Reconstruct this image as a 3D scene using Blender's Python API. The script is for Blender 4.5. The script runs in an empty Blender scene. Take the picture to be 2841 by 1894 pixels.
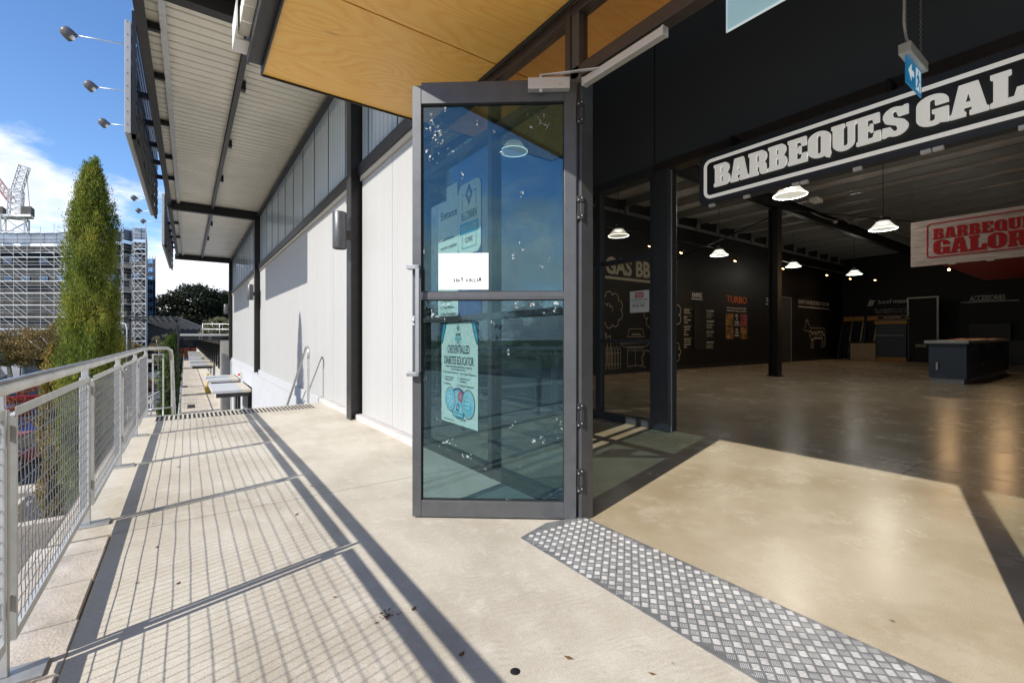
import bpy, math, random
import numpy as np
from mathutils import Vector, Matrix
R = math.radians
sc = bpy.context.scene
COL = sc.collection

# ---------------------------------------------------------------- camera, sky, sun, exposure
EYE = 1.15
YAW = 35.67
cam_d = bpy.data.cameras.new("camera"); cam = bpy.data.objects.new("camera", cam_d); COL.objects.link(cam)
cam.location = (0, 0, EYE); cam.rotation_euler = (R(90), 0, R(-YAW))
cam_d.sensor_width = 36; cam_d.lens = 36 * 1263 / 2841.0
cam_d.shift_y = -12 / 2841.0
cam_d.clip_start = .02; cam_d.clip_end = 3000
sc.camera = cam

SUN_DIR = Vector((-1.0, -0.264, 0.743)).normalized()      # towards the sun
sun_d = bpy.data.lights.new("sun", 'SUN'); sun = bpy.data.objects.new("sun", sun_d); COL.objects.link(sun)
sun_d.energy = 5.0; sun_d.angle = R(.5); sun_d.color = (1, .95, .86)
sun.rotation_euler = SUN_DIR.to_track_quat('Z', 'Y').to_euler()
sun.location = (-20, -5, 20)

W = bpy.data.worlds.new("World"); sc.world = W; W.use_nodes = True
nt = W.node_tree; nt.nodes.clear()
def N(t, k, **kw):
    n = t.nodes.new(k)
    for a, b in kw.items():
        try: setattr(n, a, b)
        except Exception: n.inputs[a].default_value = b
    return n
wo = N(nt, 'ShaderNodeOutputWorld'); bg = N(nt, 'ShaderNodeBackground')
sky = N(nt, 'ShaderNodeTexSky'); sky.sky_type = 'NISHITA'; sky.sun_disc = False
sky.sun_elevation = math.asin(SUN_DIR.z); sky.sun_rotation = math.atan2(SUN_DIR.x, SUN_DIR.y) % (2 * math.pi)
sky.altitude = 600; sky.air_density = 1.0; sky.dust_density = .3; sky.ozone_density = 3.0
bg.inputs[1].default_value = .125
tc = N(nt, 'ShaderNodeTexCoord')
mp = N(nt, 'ShaderNodeMapping'); mp.inputs['Scale'].default_value = (1, 1, 2.3); mp.inputs['Location'].default_value = (.33, .12, .0)
nz = N(nt, 'ShaderNodeTexNoise'); nz.inputs['Scale'].default_value = 2.6; nz.inputs['Detail'].default_value = 9; nz.inputs['Roughness'].default_value = .58
sx = N(nt, 'ShaderNodeSeparateXYZ')
mr = N(nt, 'ShaderNodeMapRange'); mr.inputs[1].default_value = .0; mr.inputs[2].default_value = .62; mr.inputs[3].default_value = .25; mr.inputs[4].default_value = -.20
ad = N(nt, 'ShaderNodeMath', operation='ADD')
cr = N(nt, 'ShaderNodeValToRGB'); cr.color_ramp.elements[0].position = .50; cr.color_ramp.elements[1].position = .64
cr.color_ramp.interpolation = 'EASE'
cw = N(nt, 'ShaderNodeValToRGB'); cw.color_ramp.elements[0].color = (5.8, 6.3, 7.1, 1); cw.color_ramp.elements[1].color = (9.0, 9.0, 9.1, 1)
cw.color_ramp.elements[0].position = .35; cw.color_ramp.elements[1].position = .62
nz2 = N(nt, 'ShaderNodeTexNoise'); nz2.inputs['Scale'].default_value = 6; nz2.inputs['Detail'].default_value = 6
mx = N(nt, 'ShaderNodeMix', data_type='RGBA')
hs = N(nt, 'ShaderNodeHueSaturation'); hs.inputs['Saturation'].default_value = 1.14; hs.inputs['Value'].default_value = 1.5; hs.inputs['Hue'].default_value = .504
L = nt.links.new
L(tc.outputs['Generated'], mp.inputs[0]); L(mp.outputs[0], nz.inputs[0]); L(tc.outputs['Generated'], sx.inputs[0]); L(mp.outputs[0], nz2.inputs[0])
L(sx.outputs[2], mr.inputs[0]); L(nz.outputs[0], ad.inputs[0]); L(mr.outputs[0], ad.inputs[1]); L(ad.outputs[0], cr.inputs[0])
L(nz2.outputs[0], cw.inputs[0]); L(sky.outputs[0], hs.inputs['Color']); L(hs.outputs[0], mx.inputs[6]); L(cw.outputs[0], mx.inputs[7]); L(cr.outputs[0], mx.inputs[0])
L(mx.outputs[2], bg.inputs[0]); L(bg.outputs[0], wo.inputs[0])

sc.view_settings.view_transform = 'Standard'; sc.view_settings.look = 'None'
sc.view_settings.exposure = 0.30; sc.view_settings.gamma = 1
sc.render.engine = 'CYCLES'
sc.cycles.use_denoising = True
sc.cycles.max_bounces = 10; sc.cycles.diffuse_bounces = 4; sc.cycles.glossy_bounces = 5
sc.cycles.transparent_max_bounces = 24; sc.cycles.transmission_bounces = 8
sc.cycles.caustics_reflective = False; sc.cycles.caustics_refractive = False
sc.cycles.sample_clamp_indirect = 6

# ---------------------------------------------------------------- materials
def mat(name, color, rough=.6, metal=0, spec=.5, bump=0, bdist=.01, bscale=20, var=0, vscale=3, emit=None, es=0, detail=6, c2=None, coat=0, stretch=None):
    m = bpy.data.materials.new(name); m.use_nodes = True
    t = m.node_tree; b = t.nodes['Principled BSDF']
    b.inputs['Base Color'].default_value = (*color, 1); b.inputs['Roughness'].default_value = rough
    b.inputs['Metallic'].default_value = metal; b.inputs['Specular IOR Level'].default_value = spec
    if coat: b.inputs['Coat Weight'].default_value = coat
    if emit: b.inputs['Emission Color'].default_value = (*emit, 1); b.inputs['Emission Strength'].default_value = es
    if var or bump:
        g = N(t, 'ShaderNodeTexCoord'); src = g.outputs['Object']
        if stretch:
            mpp = N(t, 'ShaderNodeMapping'); mpp.inputs['Scale'].default_value = stretch; t.links.new(src, mpp.inputs[0]); src = mpp.outputs[0]
    if var:
        n = N(t, 'ShaderNodeTexNoise'); n.inputs['Scale'].default_value = vscale; n.inputs['Detail'].default_value = detail; n.inputs['Roughness'].default_value = .62
        t.links.new(src, n.inputs[0])
        r = N(t, 'ShaderNodeValToRGB'); a = c2 if c2 else tuple(max(0, c * (1 - var)) for c in color)
        hi = color if c2 else tuple(min(1, c * (1 + var * .6)) for c in color)
        r.color_ramp.elements[0].color = (*a, 1); r.color_ramp.elements[1].color = (*hi, 1)
        r.color_ramp.elements[0].position = .32; r.color_ramp.elements[1].position = .68
        t.links.new(n.outputs[0], r.inputs[0]); t.links.new(r.outputs[0], b.inputs['Base Color'])
    if bump:
        n = N(t, 'ShaderNodeTexNoise'); n.inputs['Scale'].default_value = bscale; n.inputs['Detail'].default_value = 8
        t.links.new(src, n.inputs[0]); bp = N(t, 'ShaderNodeBump'); bp.inputs['Strength'].default_value = bump; bp.inputs['Distance'].default_value = bdist
        t.links.new(n.outputs[0], bp.inputs['Height']); t.links.new(bp.outputs[0], b.inputs['Normal'])
    return m
def glass(name, tint, refl, gl=(1, 1, 1), rough=0.0, haze=.02):
    """tinted architectural glass: see-through tint plus mirror reflection rising to grazing angles"""
    m = bpy.data.materials.new(name); m.use_nodes = True; t = m.node_tree; t.nodes.clear()
    o = N(t, 'ShaderNodeOutputMaterial'); tr = N(t, 'ShaderNodeBsdfTransparent'); g = N(t, 'ShaderNodeBsdfGlossy'); mix = N(t, 'ShaderNodeMixShader')
    tr.inputs[0].default_value = (*tint, 1); g.inputs[0].default_value = (*gl, 1); g.inputs['Roughness'].default_value = rough
    lw = N(t, 'ShaderNodeLayerWeight'); lw.inputs[0].default_value = .35
    ge = N(t, 'ShaderNodeNewGeometry'); clr = N(t, 'ShaderNodeBsdfTransparent'); fin = N(t, 'ShaderNodeMixShader')
    mr = N(t, 'ShaderNodeMapRange'); mr.inputs[3].default_value = refl; mr.inputs[4].default_value = min(1, refl + .45)
    t.links.new(lw.outputs['Facing'], mr.inputs[0]); t.links.new(mr.outputs[0], mix.inputs[0])
    t.links.new(tr.outputs[0], mix.inputs[1]); t.links.new(g.outputs[0], mix.inputs[2])
    gc = N(t, 'ShaderNodeTexCoord'); sm = N(t, 'ShaderNodeTexNoise'); sm.inputs['Scale'].default_value = 3.5; sm.inputs['Detail'].default_value = 10; sm.inputs['Roughness'].default_value = .72; sm.inputs['Distortion'].default_value = 1.5
    sr = N(t, 'ShaderNodeMapRange'); sr.inputs[1].default_value = .50; sr.inputs[2].default_value = .82; sr.inputs[3].default_value = haze * .25; sr.inputs[4].default_value = haze * 3
    df = N(t, 'ShaderNodeBsdfDiffuse'); df.inputs[0].default_value = (.62, .70, .72, 1); dm = N(t, 'ShaderNodeMixShader')
    t.links.new(gc.outputs['Object'], sm.inputs[0]); t.links.new(sm.outputs[0], sr.inputs[0]); t.links.new(sr.outputs[0], dm.inputs[0]); t.links.new(mix.outputs[0], dm.inputs[1]); t.links.new(df.outputs[0], dm.inputs[2])
    t.links.new(ge.outputs['Backfacing'], fin.inputs[0]); t.links.new(dm.outputs[0], fin.inputs[1]); t.links.new(clr.outputs[0], fin.inputs[2]); t.links.new(fin.outputs[0], o.inputs[0])
    return m
def foliage(name, c1, c2, c3, scale=2.0, rough=.6, trans=.25):
    m = bpy.data.materials.new(name); m.use_nodes = True; t = m.node_tree; b = t.nodes['Principled BSDF']
    b.inputs['Roughness'].default_value = rough; b.inputs['Specular IOR Level'].default_value = .25
    g = N(t, 'ShaderNodeTexCoord'); n = N(t, 'ShaderNodeTexNoise'); n.inputs['Scale'].default_value = scale; n.inputs['Detail'].default_value = 3
    n2 = N(t, 'ShaderNodeTexNoise'); n2.inputs['Scale'].default_value = scale * 14; n2.inputs['Detail'].default_value = 2
    a = N(t, 'ShaderNodeMath', operation='MULTIPLY_ADD'); a.inputs[1].default_value = .45; 
    s = N(t, 'ShaderNodeMath', operation='MULTIPLY'); s.inputs[1].default_value = .55
    r = N(t, 'ShaderNodeValToRGB'); e = r.color_ramp.elements
    e[0].color = (*c1, 1); e[0].position = .36; e[1].color = (*c3, 1); e[1].position = .64; k = e.new(.5); k.color = (*c2, 1)
    t.links.new(g.outputs['Object'], n.inputs[0]); t.links.new(g.outputs['Object'], n2.inputs[0])
    t.links.new(n.outputs[0], s.inputs[0]); t.links.new(n2.outputs[0], a.inputs[0]); t.links.new(s.outputs[0], a.inputs[2])
    t.links.new(a.outputs[0], r.inputs[0]); t.links.new(r.outputs[0], b.inputs['Base Color'])
    tl = N(t, 'ShaderNodeBsdfTranslucent'); mix = N(t, 'ShaderNodeMixShader'); mix.inputs[0].default_value = trans
    t.links.new(r.outputs[0], tl.inputs[0]); o = t.nodes['Material Output']
    t.links.new(b.outputs[0], mix.inputs[1]); t.links.new(tl.outputs[0], mix.inputs[2]); t.links.new(mix.outputs[0], o.inputs[0])
    return m

def concrete(name, base, dark, stain, rough=.8, bump=.35, swirl=True, gloss=False, amt=.75):
    m = bpy.data.materials.new(name); m.use_nodes = True; t = m.node_tree; b = t.nodes['Principled BSDF']; lk = t.links.new
    b.inputs['Roughness'].default_value = rough
    g = N(t, 'ShaderNodeTexCoord')
    n1 = N(t, 'ShaderNodeTexNoise'); n1.inputs['Scale'].default_value = 1.1; n1.inputs['Detail'].default_value = 8; n1.inputs['Roughness'].default_value = .62
    n2 = N(t, 'ShaderNodeTexNoise'); n2.inputs['Scale'].default_value = 9; n2.inputs['Detail'].default_value = 7; n2.inputs['Roughness'].default_value = .7
    n3 = N(t, 'ShaderNodeTexNoise'); n3.inputs['Scale'].default_value = 190; n3.inputs['Detail'].default_value = 3
    if gloss: n1.inputs['Scale'].default_value = .8; n2.inputs['Scale'].default_value = 2.2; n2.inputs['Detail'].default_value = 9; n1.inputs['Detail'].default_value = 8; b.inputs['Specular IOR Level'].default_value = .27
    for n in (n1, n2, n3): lk(g.outputs['Object'], n.inputs[0])
    r1 = N(t, 'ShaderNodeValToRGB'); r1.color_ramp.elements[0].color = (*dark, 1); r1.color_ramp.elements[1].color = (*base, 1)
    r1.color_ramp.elements[0].position = .33; r1.color_ramp.elements[1].position = .6
    r2 = N(t, 'ShaderNodeValToRGB'); r2.color_ramp.elements[0].position = .5; r2.color_ramp.elements[1].position = .78
    mx_ = N(t, 'ShaderNodeMix', data_type='RGBA'); mx_.inputs[7].default_value = (*stain, 1)
    sc_ = N(t, 'ShaderNodeMath', operation='MULTIPLY'); sc_.inputs[1].default_value = amt
    lk(n1.outputs[0], r1.inputs[0]); lk(n2.outputs[0], r2.inputs[0]); lk(r2.outputs[0], sc_.inputs[0]); lk(sc_.outputs[0], mx_.inputs[0]); lk(r1.outputs[0], mx_.inputs[6])
    mg = N(t, 'ShaderNodeMix', data_type='RGBA', blend_type='MULTIPLY'); mg.inputs[0].default_value = .5
    rg = N(t, 'ShaderNodeValToRGB'); rg.color_ramp.elements[0].position = .3; rg.color_ramp.elements[0].color = (.6, .6, .6, 1); rg.color_ramp.elements[1].position = .55
    lk(n3.outputs[0], rg.inputs[0]); lk(mx_.outputs[2], mg.inputs[6]); lk(rg.outputs[0], mg.inputs[7])
    out = mg.outputs[2]
    # small dark spots
    v = N(t, 'ShaderNodeTexVoronoi'); v.inputs['Scale'].default_value = 1.7; lk(g.outputs['Object'], v.inputs[0])
    rs = N(t, 'ShaderNodeValToRGB'); rs.color_ramp.elements[0].position = .012; rs.color_ramp.elements[0].color = (.18, .15, .12, 1); rs.color_ramp.elements[1].position = .022; rs.color_ramp.elements[1].color = (1, 1, 1, 1)
    ms = N(t, 'ShaderNodeMix', data_type='RGBA', blend_type='MULTIPLY'); ms.inputs[0].default_value = .8
    lk(v.outputs['Distance'], rs.inputs[0]); lk(out, ms.inputs[6]); lk(rs.outputs[0], ms.inputs[7]); out = ms.outputs[2]
    lk(out, b.inputs['Base Color'])
    bp = N(t, 'ShaderNodeBump'); bp.inputs['Strength'].default_value = bump; bp.inputs['Distance'].default_value = .004
    h = N(t, 'ShaderNodeMath', operation='MULTIPLY_ADD'); h.inputs[1].default_value = .5
    if swirl:      # trowel arcs
        w_ = N(t, 'ShaderNodeTexWave', wave_type='RINGS'); w_.inputs['Scale'].default_value = 9; w_.inputs['Distortion'].default_value = 14; w_.inputs['Detail'].default_value = 3; w_.inputs['Detail Scale'].default_value = .7
        lk(g.outputs['Object'], w_.inputs[0]); lk(w_.outputs['Fac'], h.inputs[0])
    else: lk(n2.outputs[0], h.inputs[0])
    lk(n3.outputs[0], h.inputs[2]); lk(h.outputs[0], bp.inputs['Height']); lk(bp.outputs[0], b.inputs['Normal'])
    if gloss:
        rr = N(t, 'ShaderNodeMapRange'); rr.inputs[1].default_value = .3; rr.inputs[2].default_value = .7; rr.inputs[3].default_value = rough - .03; rr.inputs[4].default_value = rough + .06
        lk(n2.outputs[0], rr.inputs[0]); lk(rr.outputs[0], b.inputs['Roughness'])
    return m

M = {}
M['deck'] = concrete('deck_concrete', (.60, .55, .46), (.44, .39, .31), (.69, .65, .575))
M['shopfloor'] = concrete('polished_concrete', (.53, .45, .325), (.38, .30, .19), (.62, .55, .43), rough=.24, bump=.002, amt=.85, swirl=False, gloss=True)
M['kerb'] = mat('kerb_concrete', (.52, .49, .47), .85, var=.15, vscale=3, bump=.2, bscale=60)
M['paver'] = mat('paver', (.50, .445, .385), .9, var=.3, vscale=5, bump=.4, bscale=90)
M['lowerconc'] = mat('lower_concrete', (.52, .46, .38), .9, var=.25, vscale=1.2, bump=.2, bscale=60)
M['concrete_wall'] = mat('wall_concrete', (.42, .40, .36), .85, var=.15, vscale=2, bump=.2, bscale=30)
M['asphalt'] = mat('asphalt', (.06, .062, .066), .9, var=.4, vscale=2, bump=.5, bscale=150)
M['grass'] = mat('grass', (.10, .13, .035), .95, var=.5, vscale=3)
M['mulch'] = mat('gravel', (.23, .2, .16), .95, var=.5, vscale=40, bump=1, bscale=120)
M['joint'] = mat('joint_dirt', (.10, .075, .055), .95, var=.4, vscale=20)
M['galv'] = mat('galvanised_steel', (.56, .575, .58), .42, metal=.75, var=.18, vscale=7, bump=.08, bscale=40)
M['galvrail'] = mat('galvanised_tube', (.60, .60, .58), .36, metal=.8, var=.22, vscale=5, bump=.05, bscale=25)
M['galvpaint'] = mat('pale_steel', (.56, .57, .565), .45, metal=.25, var=.14, vscale=9, bump=.05, bscale=60)
M['wire'] = mat('wire', (.26, .26, .27), .45, metal=.6)
M['rust'] = mat('rust', (.42, .2, .09), .85, var=.4, vscale=30)
M['white'] = mat('white_panel', (.45, .447, .44), .45, var=.035, vscale=1.6, stretch=(1, 2.2, .25))
M['whitelow'] = mat('white_render', (.44, .45, .465), .7, var=.05, vscale=2)
M['beige'] = mat('beige_trim', (.55, .50, .40), .5)
M['steel'] = mat('dark_steel', (.035, .034, .034), .42, var=.25, vscale=8, metal=.1)
M['black'] = mat('black_steel', (.012, .012, .014), .45)
M['brown'] = mat('bronze_aluminium', (.075, .06, .057), .4, metal=.4, var=.08, vscale=12)
M['frame'] = mat('charcoal_aluminium', (.105, .108, .115), .4, metal=.45, var=.12, vscale=10, bump=.02, bscale=90)
M['framein'] = mat('blue_black_aluminium', (.085, .095, .115), .35, metal=.35)
M['soffit'] = mat('corrugated_steel', (.80, .755, .64), .42, metal=.1, var=.1, vscale=1.3, bump=.05, bscale=10)
M['timber'] = mat('pale_packer', (.68, .66, .58), .6, var=.1, vscale=6)
M['black_wall'] = mat('black_wall', (.0085, .0085, .0095), .55, var=.25, vscale=1.1)
M['slate_wall'] = mat('slate_wall', (.088, .10, .122), .55, bump=.04, bscale=200)
M['foil'] = mat('roof_foil', (.93, .93, .90), .24, metal=.2, bump=1, bdist=.05, bscale=2.6, var=.3, vscale=1.5)
M['purlin'] = mat('purlin_steel', (.34, .34, .33), .4, metal=.5)
M['signwhite_glow'] = mat('sign_white_added_glow', (.86, .85, .82), .5, emit=(1, .98, .93), es=.26)  # white with a faint added glow; the letters and border are no lamp
M['signblue'] = mat('sign_navy', (.036, .043, .058), .45)
M['signdark'] = mat('sign_face', (.022, .024, .03), .5)
M['red'] = mat('sign_red', (.55, .01, .015), .5)
M['darkred'] = mat('bulkhead_red', (.30, .008, .02), .5)
M['paint'] = mat('wall_lettering', (.82, .74, .58), .6)
M['painthi'] = mat('wall_lettering_white', (.9, .88, .82), .6)
M['orange'] = mat('orange_lettering', (.95, .17, .01), .6)
M['navy_unit'] = mat('navy_cabinet', (.05, .075, .115), .45)
M['standdark'] = mat('stand_laminate', (.075, .092, .125), .5)
M['bench'] = mat('speckled_benchtop', (.36, .40, .43), .4, var=.3, vscale=60)
M['oak'] = mat('oak', (.68, .34, .11), .5, var=.35, vscale=4, stretch=(1, 8, 8))
M['crate'] = mat('crate_timber', (.62, .47, .30), .7, var=.3, vscale=3, stretch=(6, 1, 14))
M['paper'] = mat('paper', (.83, .84, .86), .8)
M['poster_mint'] = mat('poster_mint', (.62, .72, .62), .5)
M['poster_navy'] = mat('poster_navy', (.025, .045, .17), .5)
M['poster_teal'] = mat('poster_teal', (.02, .32, .38), .5)
M['ink'] = mat('ink', (.02, .02, .05), .6)
M['alu'] = mat('silver_aluminium', (.62, .62, .62), .4, metal=.5)
M['rubber'] = mat('rubber', (.02, .02, .02), .7)
M['plate'] = mat('tread_plate', (.25, .25, .25), .36, metal=.3, var=.3, vscale=14, bump=.1, bscale=60)
M['plateb'] = mat('tread_bar', (.80, .80, .79), .26, metal=.45, var=.3, vscale=7)
M['glow'] = mat('lamp_glow', (1, 1, 1), .5, emit=(1, .98, .88), es=3)
def lampshade():
    m = bpy.data.materials.new('lamp_shade'); m.use_nodes = True; t = m.node_tree; t.nodes.clear(); o = N(t, 'ShaderNodeOutputMaterial')
    e = N(t, 'ShaderNodeEmission'); e.inputs[0].default_value = (1, .96, .80, 1); e.inputs[1].default_value = .95
    tr = N(t, 'ShaderNodeBsdfTransparent'); tr.inputs[0].default_value = (.9, .9, .85, 1); a = N(t, 'ShaderNodeMixShader'); a.inputs[0].default_value = .5
    t.links.new(tr.outputs[0], a.inputs[1]); t.links.new(e.outputs[0], a.inputs[2]); t.links.new(a.outputs[0], o.inputs[0]); return m
M['glowshade'] = lampshade()
M['warm'] = mat('spot_glow', (1, 1, 1), .5, emit=(1, .50, .16), es=26)
M['clipwhite'] = mat('clip_white', (.8, .8, .85), .4)
M['exitblue'] = mat('exit_sign_blue', (.01, .13, .30), .4, emit=(.02, .3, .6), es=.25)
M['exitwhite'] = mat('exit_sign_white', (.8, .85, .87), .4, emit=(.8, .95, 1), es=.35)
M['exitpale'] = glass('exit_sign_acrylic', (.62, .8, .86), .22)
M['whiteplastic'] = mat('white_plastic', (.72, .71, .68), .4)
M['scafwhite'] = mat('scaffold_tube', (.50, .52, .54), .5, metal=.2)
M['scafdark'] = mat('scaffold_mesh', (.06, .056, .058), .8, var=.5, vscale=.25)
M['scafblue'] = mat('glazing_far', (.10, .16, .26), .2, var=.5, vscale=.3)
M['cranew'] = mat('crane_white', (.62, .62, .62), .5)
M['craner'] = mat('crane_red', (.50, .26, .24), .5)
M['skin_red'] = mat('car_red', (.33, .008, .012), .25, coat=.6)
M['skin_blue'] = mat('car_blue', (.012, .035, .16), .25, coat=.6)
M['skin_white'] = mat('car_white', (.7, .7, .7), .3, coat=.5)
M['skin_grey'] = mat('car_grey', (.12, .12, .13), .3, coat=.5)
M['carglass'] = mat('car_glass', (.02, .028, .034), .08)
M['tail'] = mat('tail_lamp', (.5, .02, .01), .25)
M['headl'] = mat('head_lamp', (.75, .78, .8), .2)
M['bark'] = mat('bark', (.22, .17, .12), .9, var=.4, vscale=6)
M['palebark'] = mat('pale_bark', (.5, .45, .38), .8, var=.3, vscale=4)
M['yellow'] = mat('yellow_paint', (.62, .42, .02), .6)
M['orangep'] = mat('orange_barrier', (.65, .12, .03), .6)
M['cyan'] = mat('cyan_container', (.04, .33, .5), .5)
M['lilac'] = mat('grey_panels', (.33, .31, .33), .6)
M['cypress'] = foliage('cypress_leaf', (.05, .10, .02), (.16, .215, .032), (.36, .33, .05), 1.1)
M['cypress3'] = foliage('browning_leaf', (.10, .085, .02), (.25, .21, .045), (.42, .26, .09), 1.6)
M['cypress2'] = foliage('cypress_leaf_green', (.028, .058, .014), (.075, .12, .022), (.12, .17, .04), 1.5)
M['autumn'] = foliage('autumn_leaf', (.08, .075, .03), (.19, .14, .05), (.33, .21, .08), .5)
M['gum'] = foliage('gum_leaf', (.008, .014, .008), (.018, .027, .013), (.045, .045, .02), .35, trans=.1)
M['gumpale'] = foliage('pale_gum_leaf', (.07, .07, .035), (.16, .15, .075), (.24, .22, .12), .6)
M['redleaf'] = foliage('red_leaf', (.12, .03, .015), (.25, .06, .02), (.33, .13, .03), 1.0)
M['g_door'] = glass('door_glass', (.38, .55, .60), .38, gl=(.46, .57, .60), haze=.07)
M['g_side'] = glass('sidelight_glass', (.62, .65, .60), .10, gl=(.8, .85, .9))
M['g_trans'] = glass('transom_glass', (.50, .36, .24), .42, gl=(.9, .68, .45))
M['g_inner'] = glass('inner_glass', (.60, .60, .56), .07)
# clerestory: milky multiwall sheet with vertical flutes
def clere():
    m = bpy.data.materials.new('clerestory_sheet'); m.use_nodes = True; t = m.node_tree; b = t.nodes['Principled BSDF']; lk = t.links.new
    g = N(t, 'ShaderNodeTexCoord'); w_ = N(t, 'ShaderNodeTexWave', wave_type='BANDS', bands_direction='Y'); w_.inputs['Scale'].default_value = 2.2; w_.inputs['Distortion'].default_value = 2.5; w_.inputs['Detail'].default_value = 4; w_.inputs['Detail Scale'].default_value = 3
    mpp = N(t, 'ShaderNodeMapping'); mpp.inputs['Scale'].default_value = (1, 1, .03); lk(g.outputs['Object'], mpp.inputs[0]); lk(mpp.outputs[0], w_.inputs[0])
    r = N(t, 'ShaderNodeValToRGB'); r.color_ramp.elements[0].color = (.42, .52, .60, 1); r.color_ramp.elements[1].color = (.62, .70, .75, 1)
    lk(w_.outputs['Fac'], r.inputs[0]); lk(r.outputs[0], b.inputs['Base Color'])
    b.inputs['Roughness'].default_value = .5; b.inputs['Coat Weight'].default_value = 0
    gl = N(t, 'ShaderNodeBsdfGlossy'); gl.inputs[0].default_value = (.75, .85, 1, 1); gl.inputs['Roughness'].default_value = .06
    mix = N(t, 'ShaderNodeMixShader'); mix.inputs[0].default_value = .34
    lk(b.outputs[0], mix.inputs[1]); lk(gl.outputs[0], mix.inputs[2]); lk(mix.outputs[0], t.nodes['Material Output'].inputs[0])
    return m
M['clere'] = clere()
def ply():
    m = bpy.data.materials.new('plywood'); m.use_nodes = True; t = m.node_tree; b = t.nodes['Principled BSDF']; lk = t.links.new
    g = N(t, 'ShaderNodeTexCoord'); mpp = N(t, 'ShaderNodeMapping'); mpp.inputs['Scale'].default_value = (.55, 1.9, 1); lk(g.outputs['Object'], mpp.inputs[0])
    n = N(t, 'ShaderNodeTexNoise'); n.inputs['Scale'].default_value = 1.1; n.inputs['Detail'].default_value = 2; n.inputs['Distortion'].default_value = .5; lk(mpp.outputs[0], n.inputs[0])
    mm = N(t, 'ShaderNodeMath', operation='MULTIPLY'); mm.inputs[1].default_value = 22; fr = N(t, 'ShaderNodeMath', operation='FRACT')
    lk(n.outputs[0], mm.inputs[0]); lk(mm.outputs[0], fr.inputs[0])
    r = N(t, 'ShaderNodeValToRGB'); e = r.color_ramp.elements
    e[0].color = (.97, .545, .13, 1); e[0].position = 0; e[1].color = (.97, .545, .13, 1); e[1].position = 1
    k = e.new(.4); k.color = (.98, .59, .155, 1); k = e.new(.85); k.color = (.93, .48, .10, 1)
    lk(fr.outputs[0], r.inputs[0])
    v = N(t, 'ShaderNodeTexVoronoi'); v.inputs['Scale'].default_value = 1.5; lk(mpp.outputs[0], v.inputs[0])
    rs = N(t, 'ShaderNodeValToRGB'); rs.color_ramp.elements[0].position = .012; rs.color_ramp.elements[0].color = (.42, .3, .2, 1); rs.color_ramp.elements[1].position = .075; rs.color_ramp.elements[1].color = (1, 1, 1, 1)
    ms = N(t, 'ShaderNodeMix', data_type='RGBA', blend_type='MULTIPLY'); ms.inputs[0].default_value = .6
    lk(v.outputs['Distance'], rs.inputs[0]); lk(r.outputs[0], ms.inputs[6]); lk(rs.outputs[0], ms.inputs[7]); lk(ms.outputs[2], b.inputs['Base Color'])
    b.inputs['Roughness'].default_value = .38; b.inputs['Specular IOR Level'].default_value = .35
    return m
M['ply'] = ply()

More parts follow.
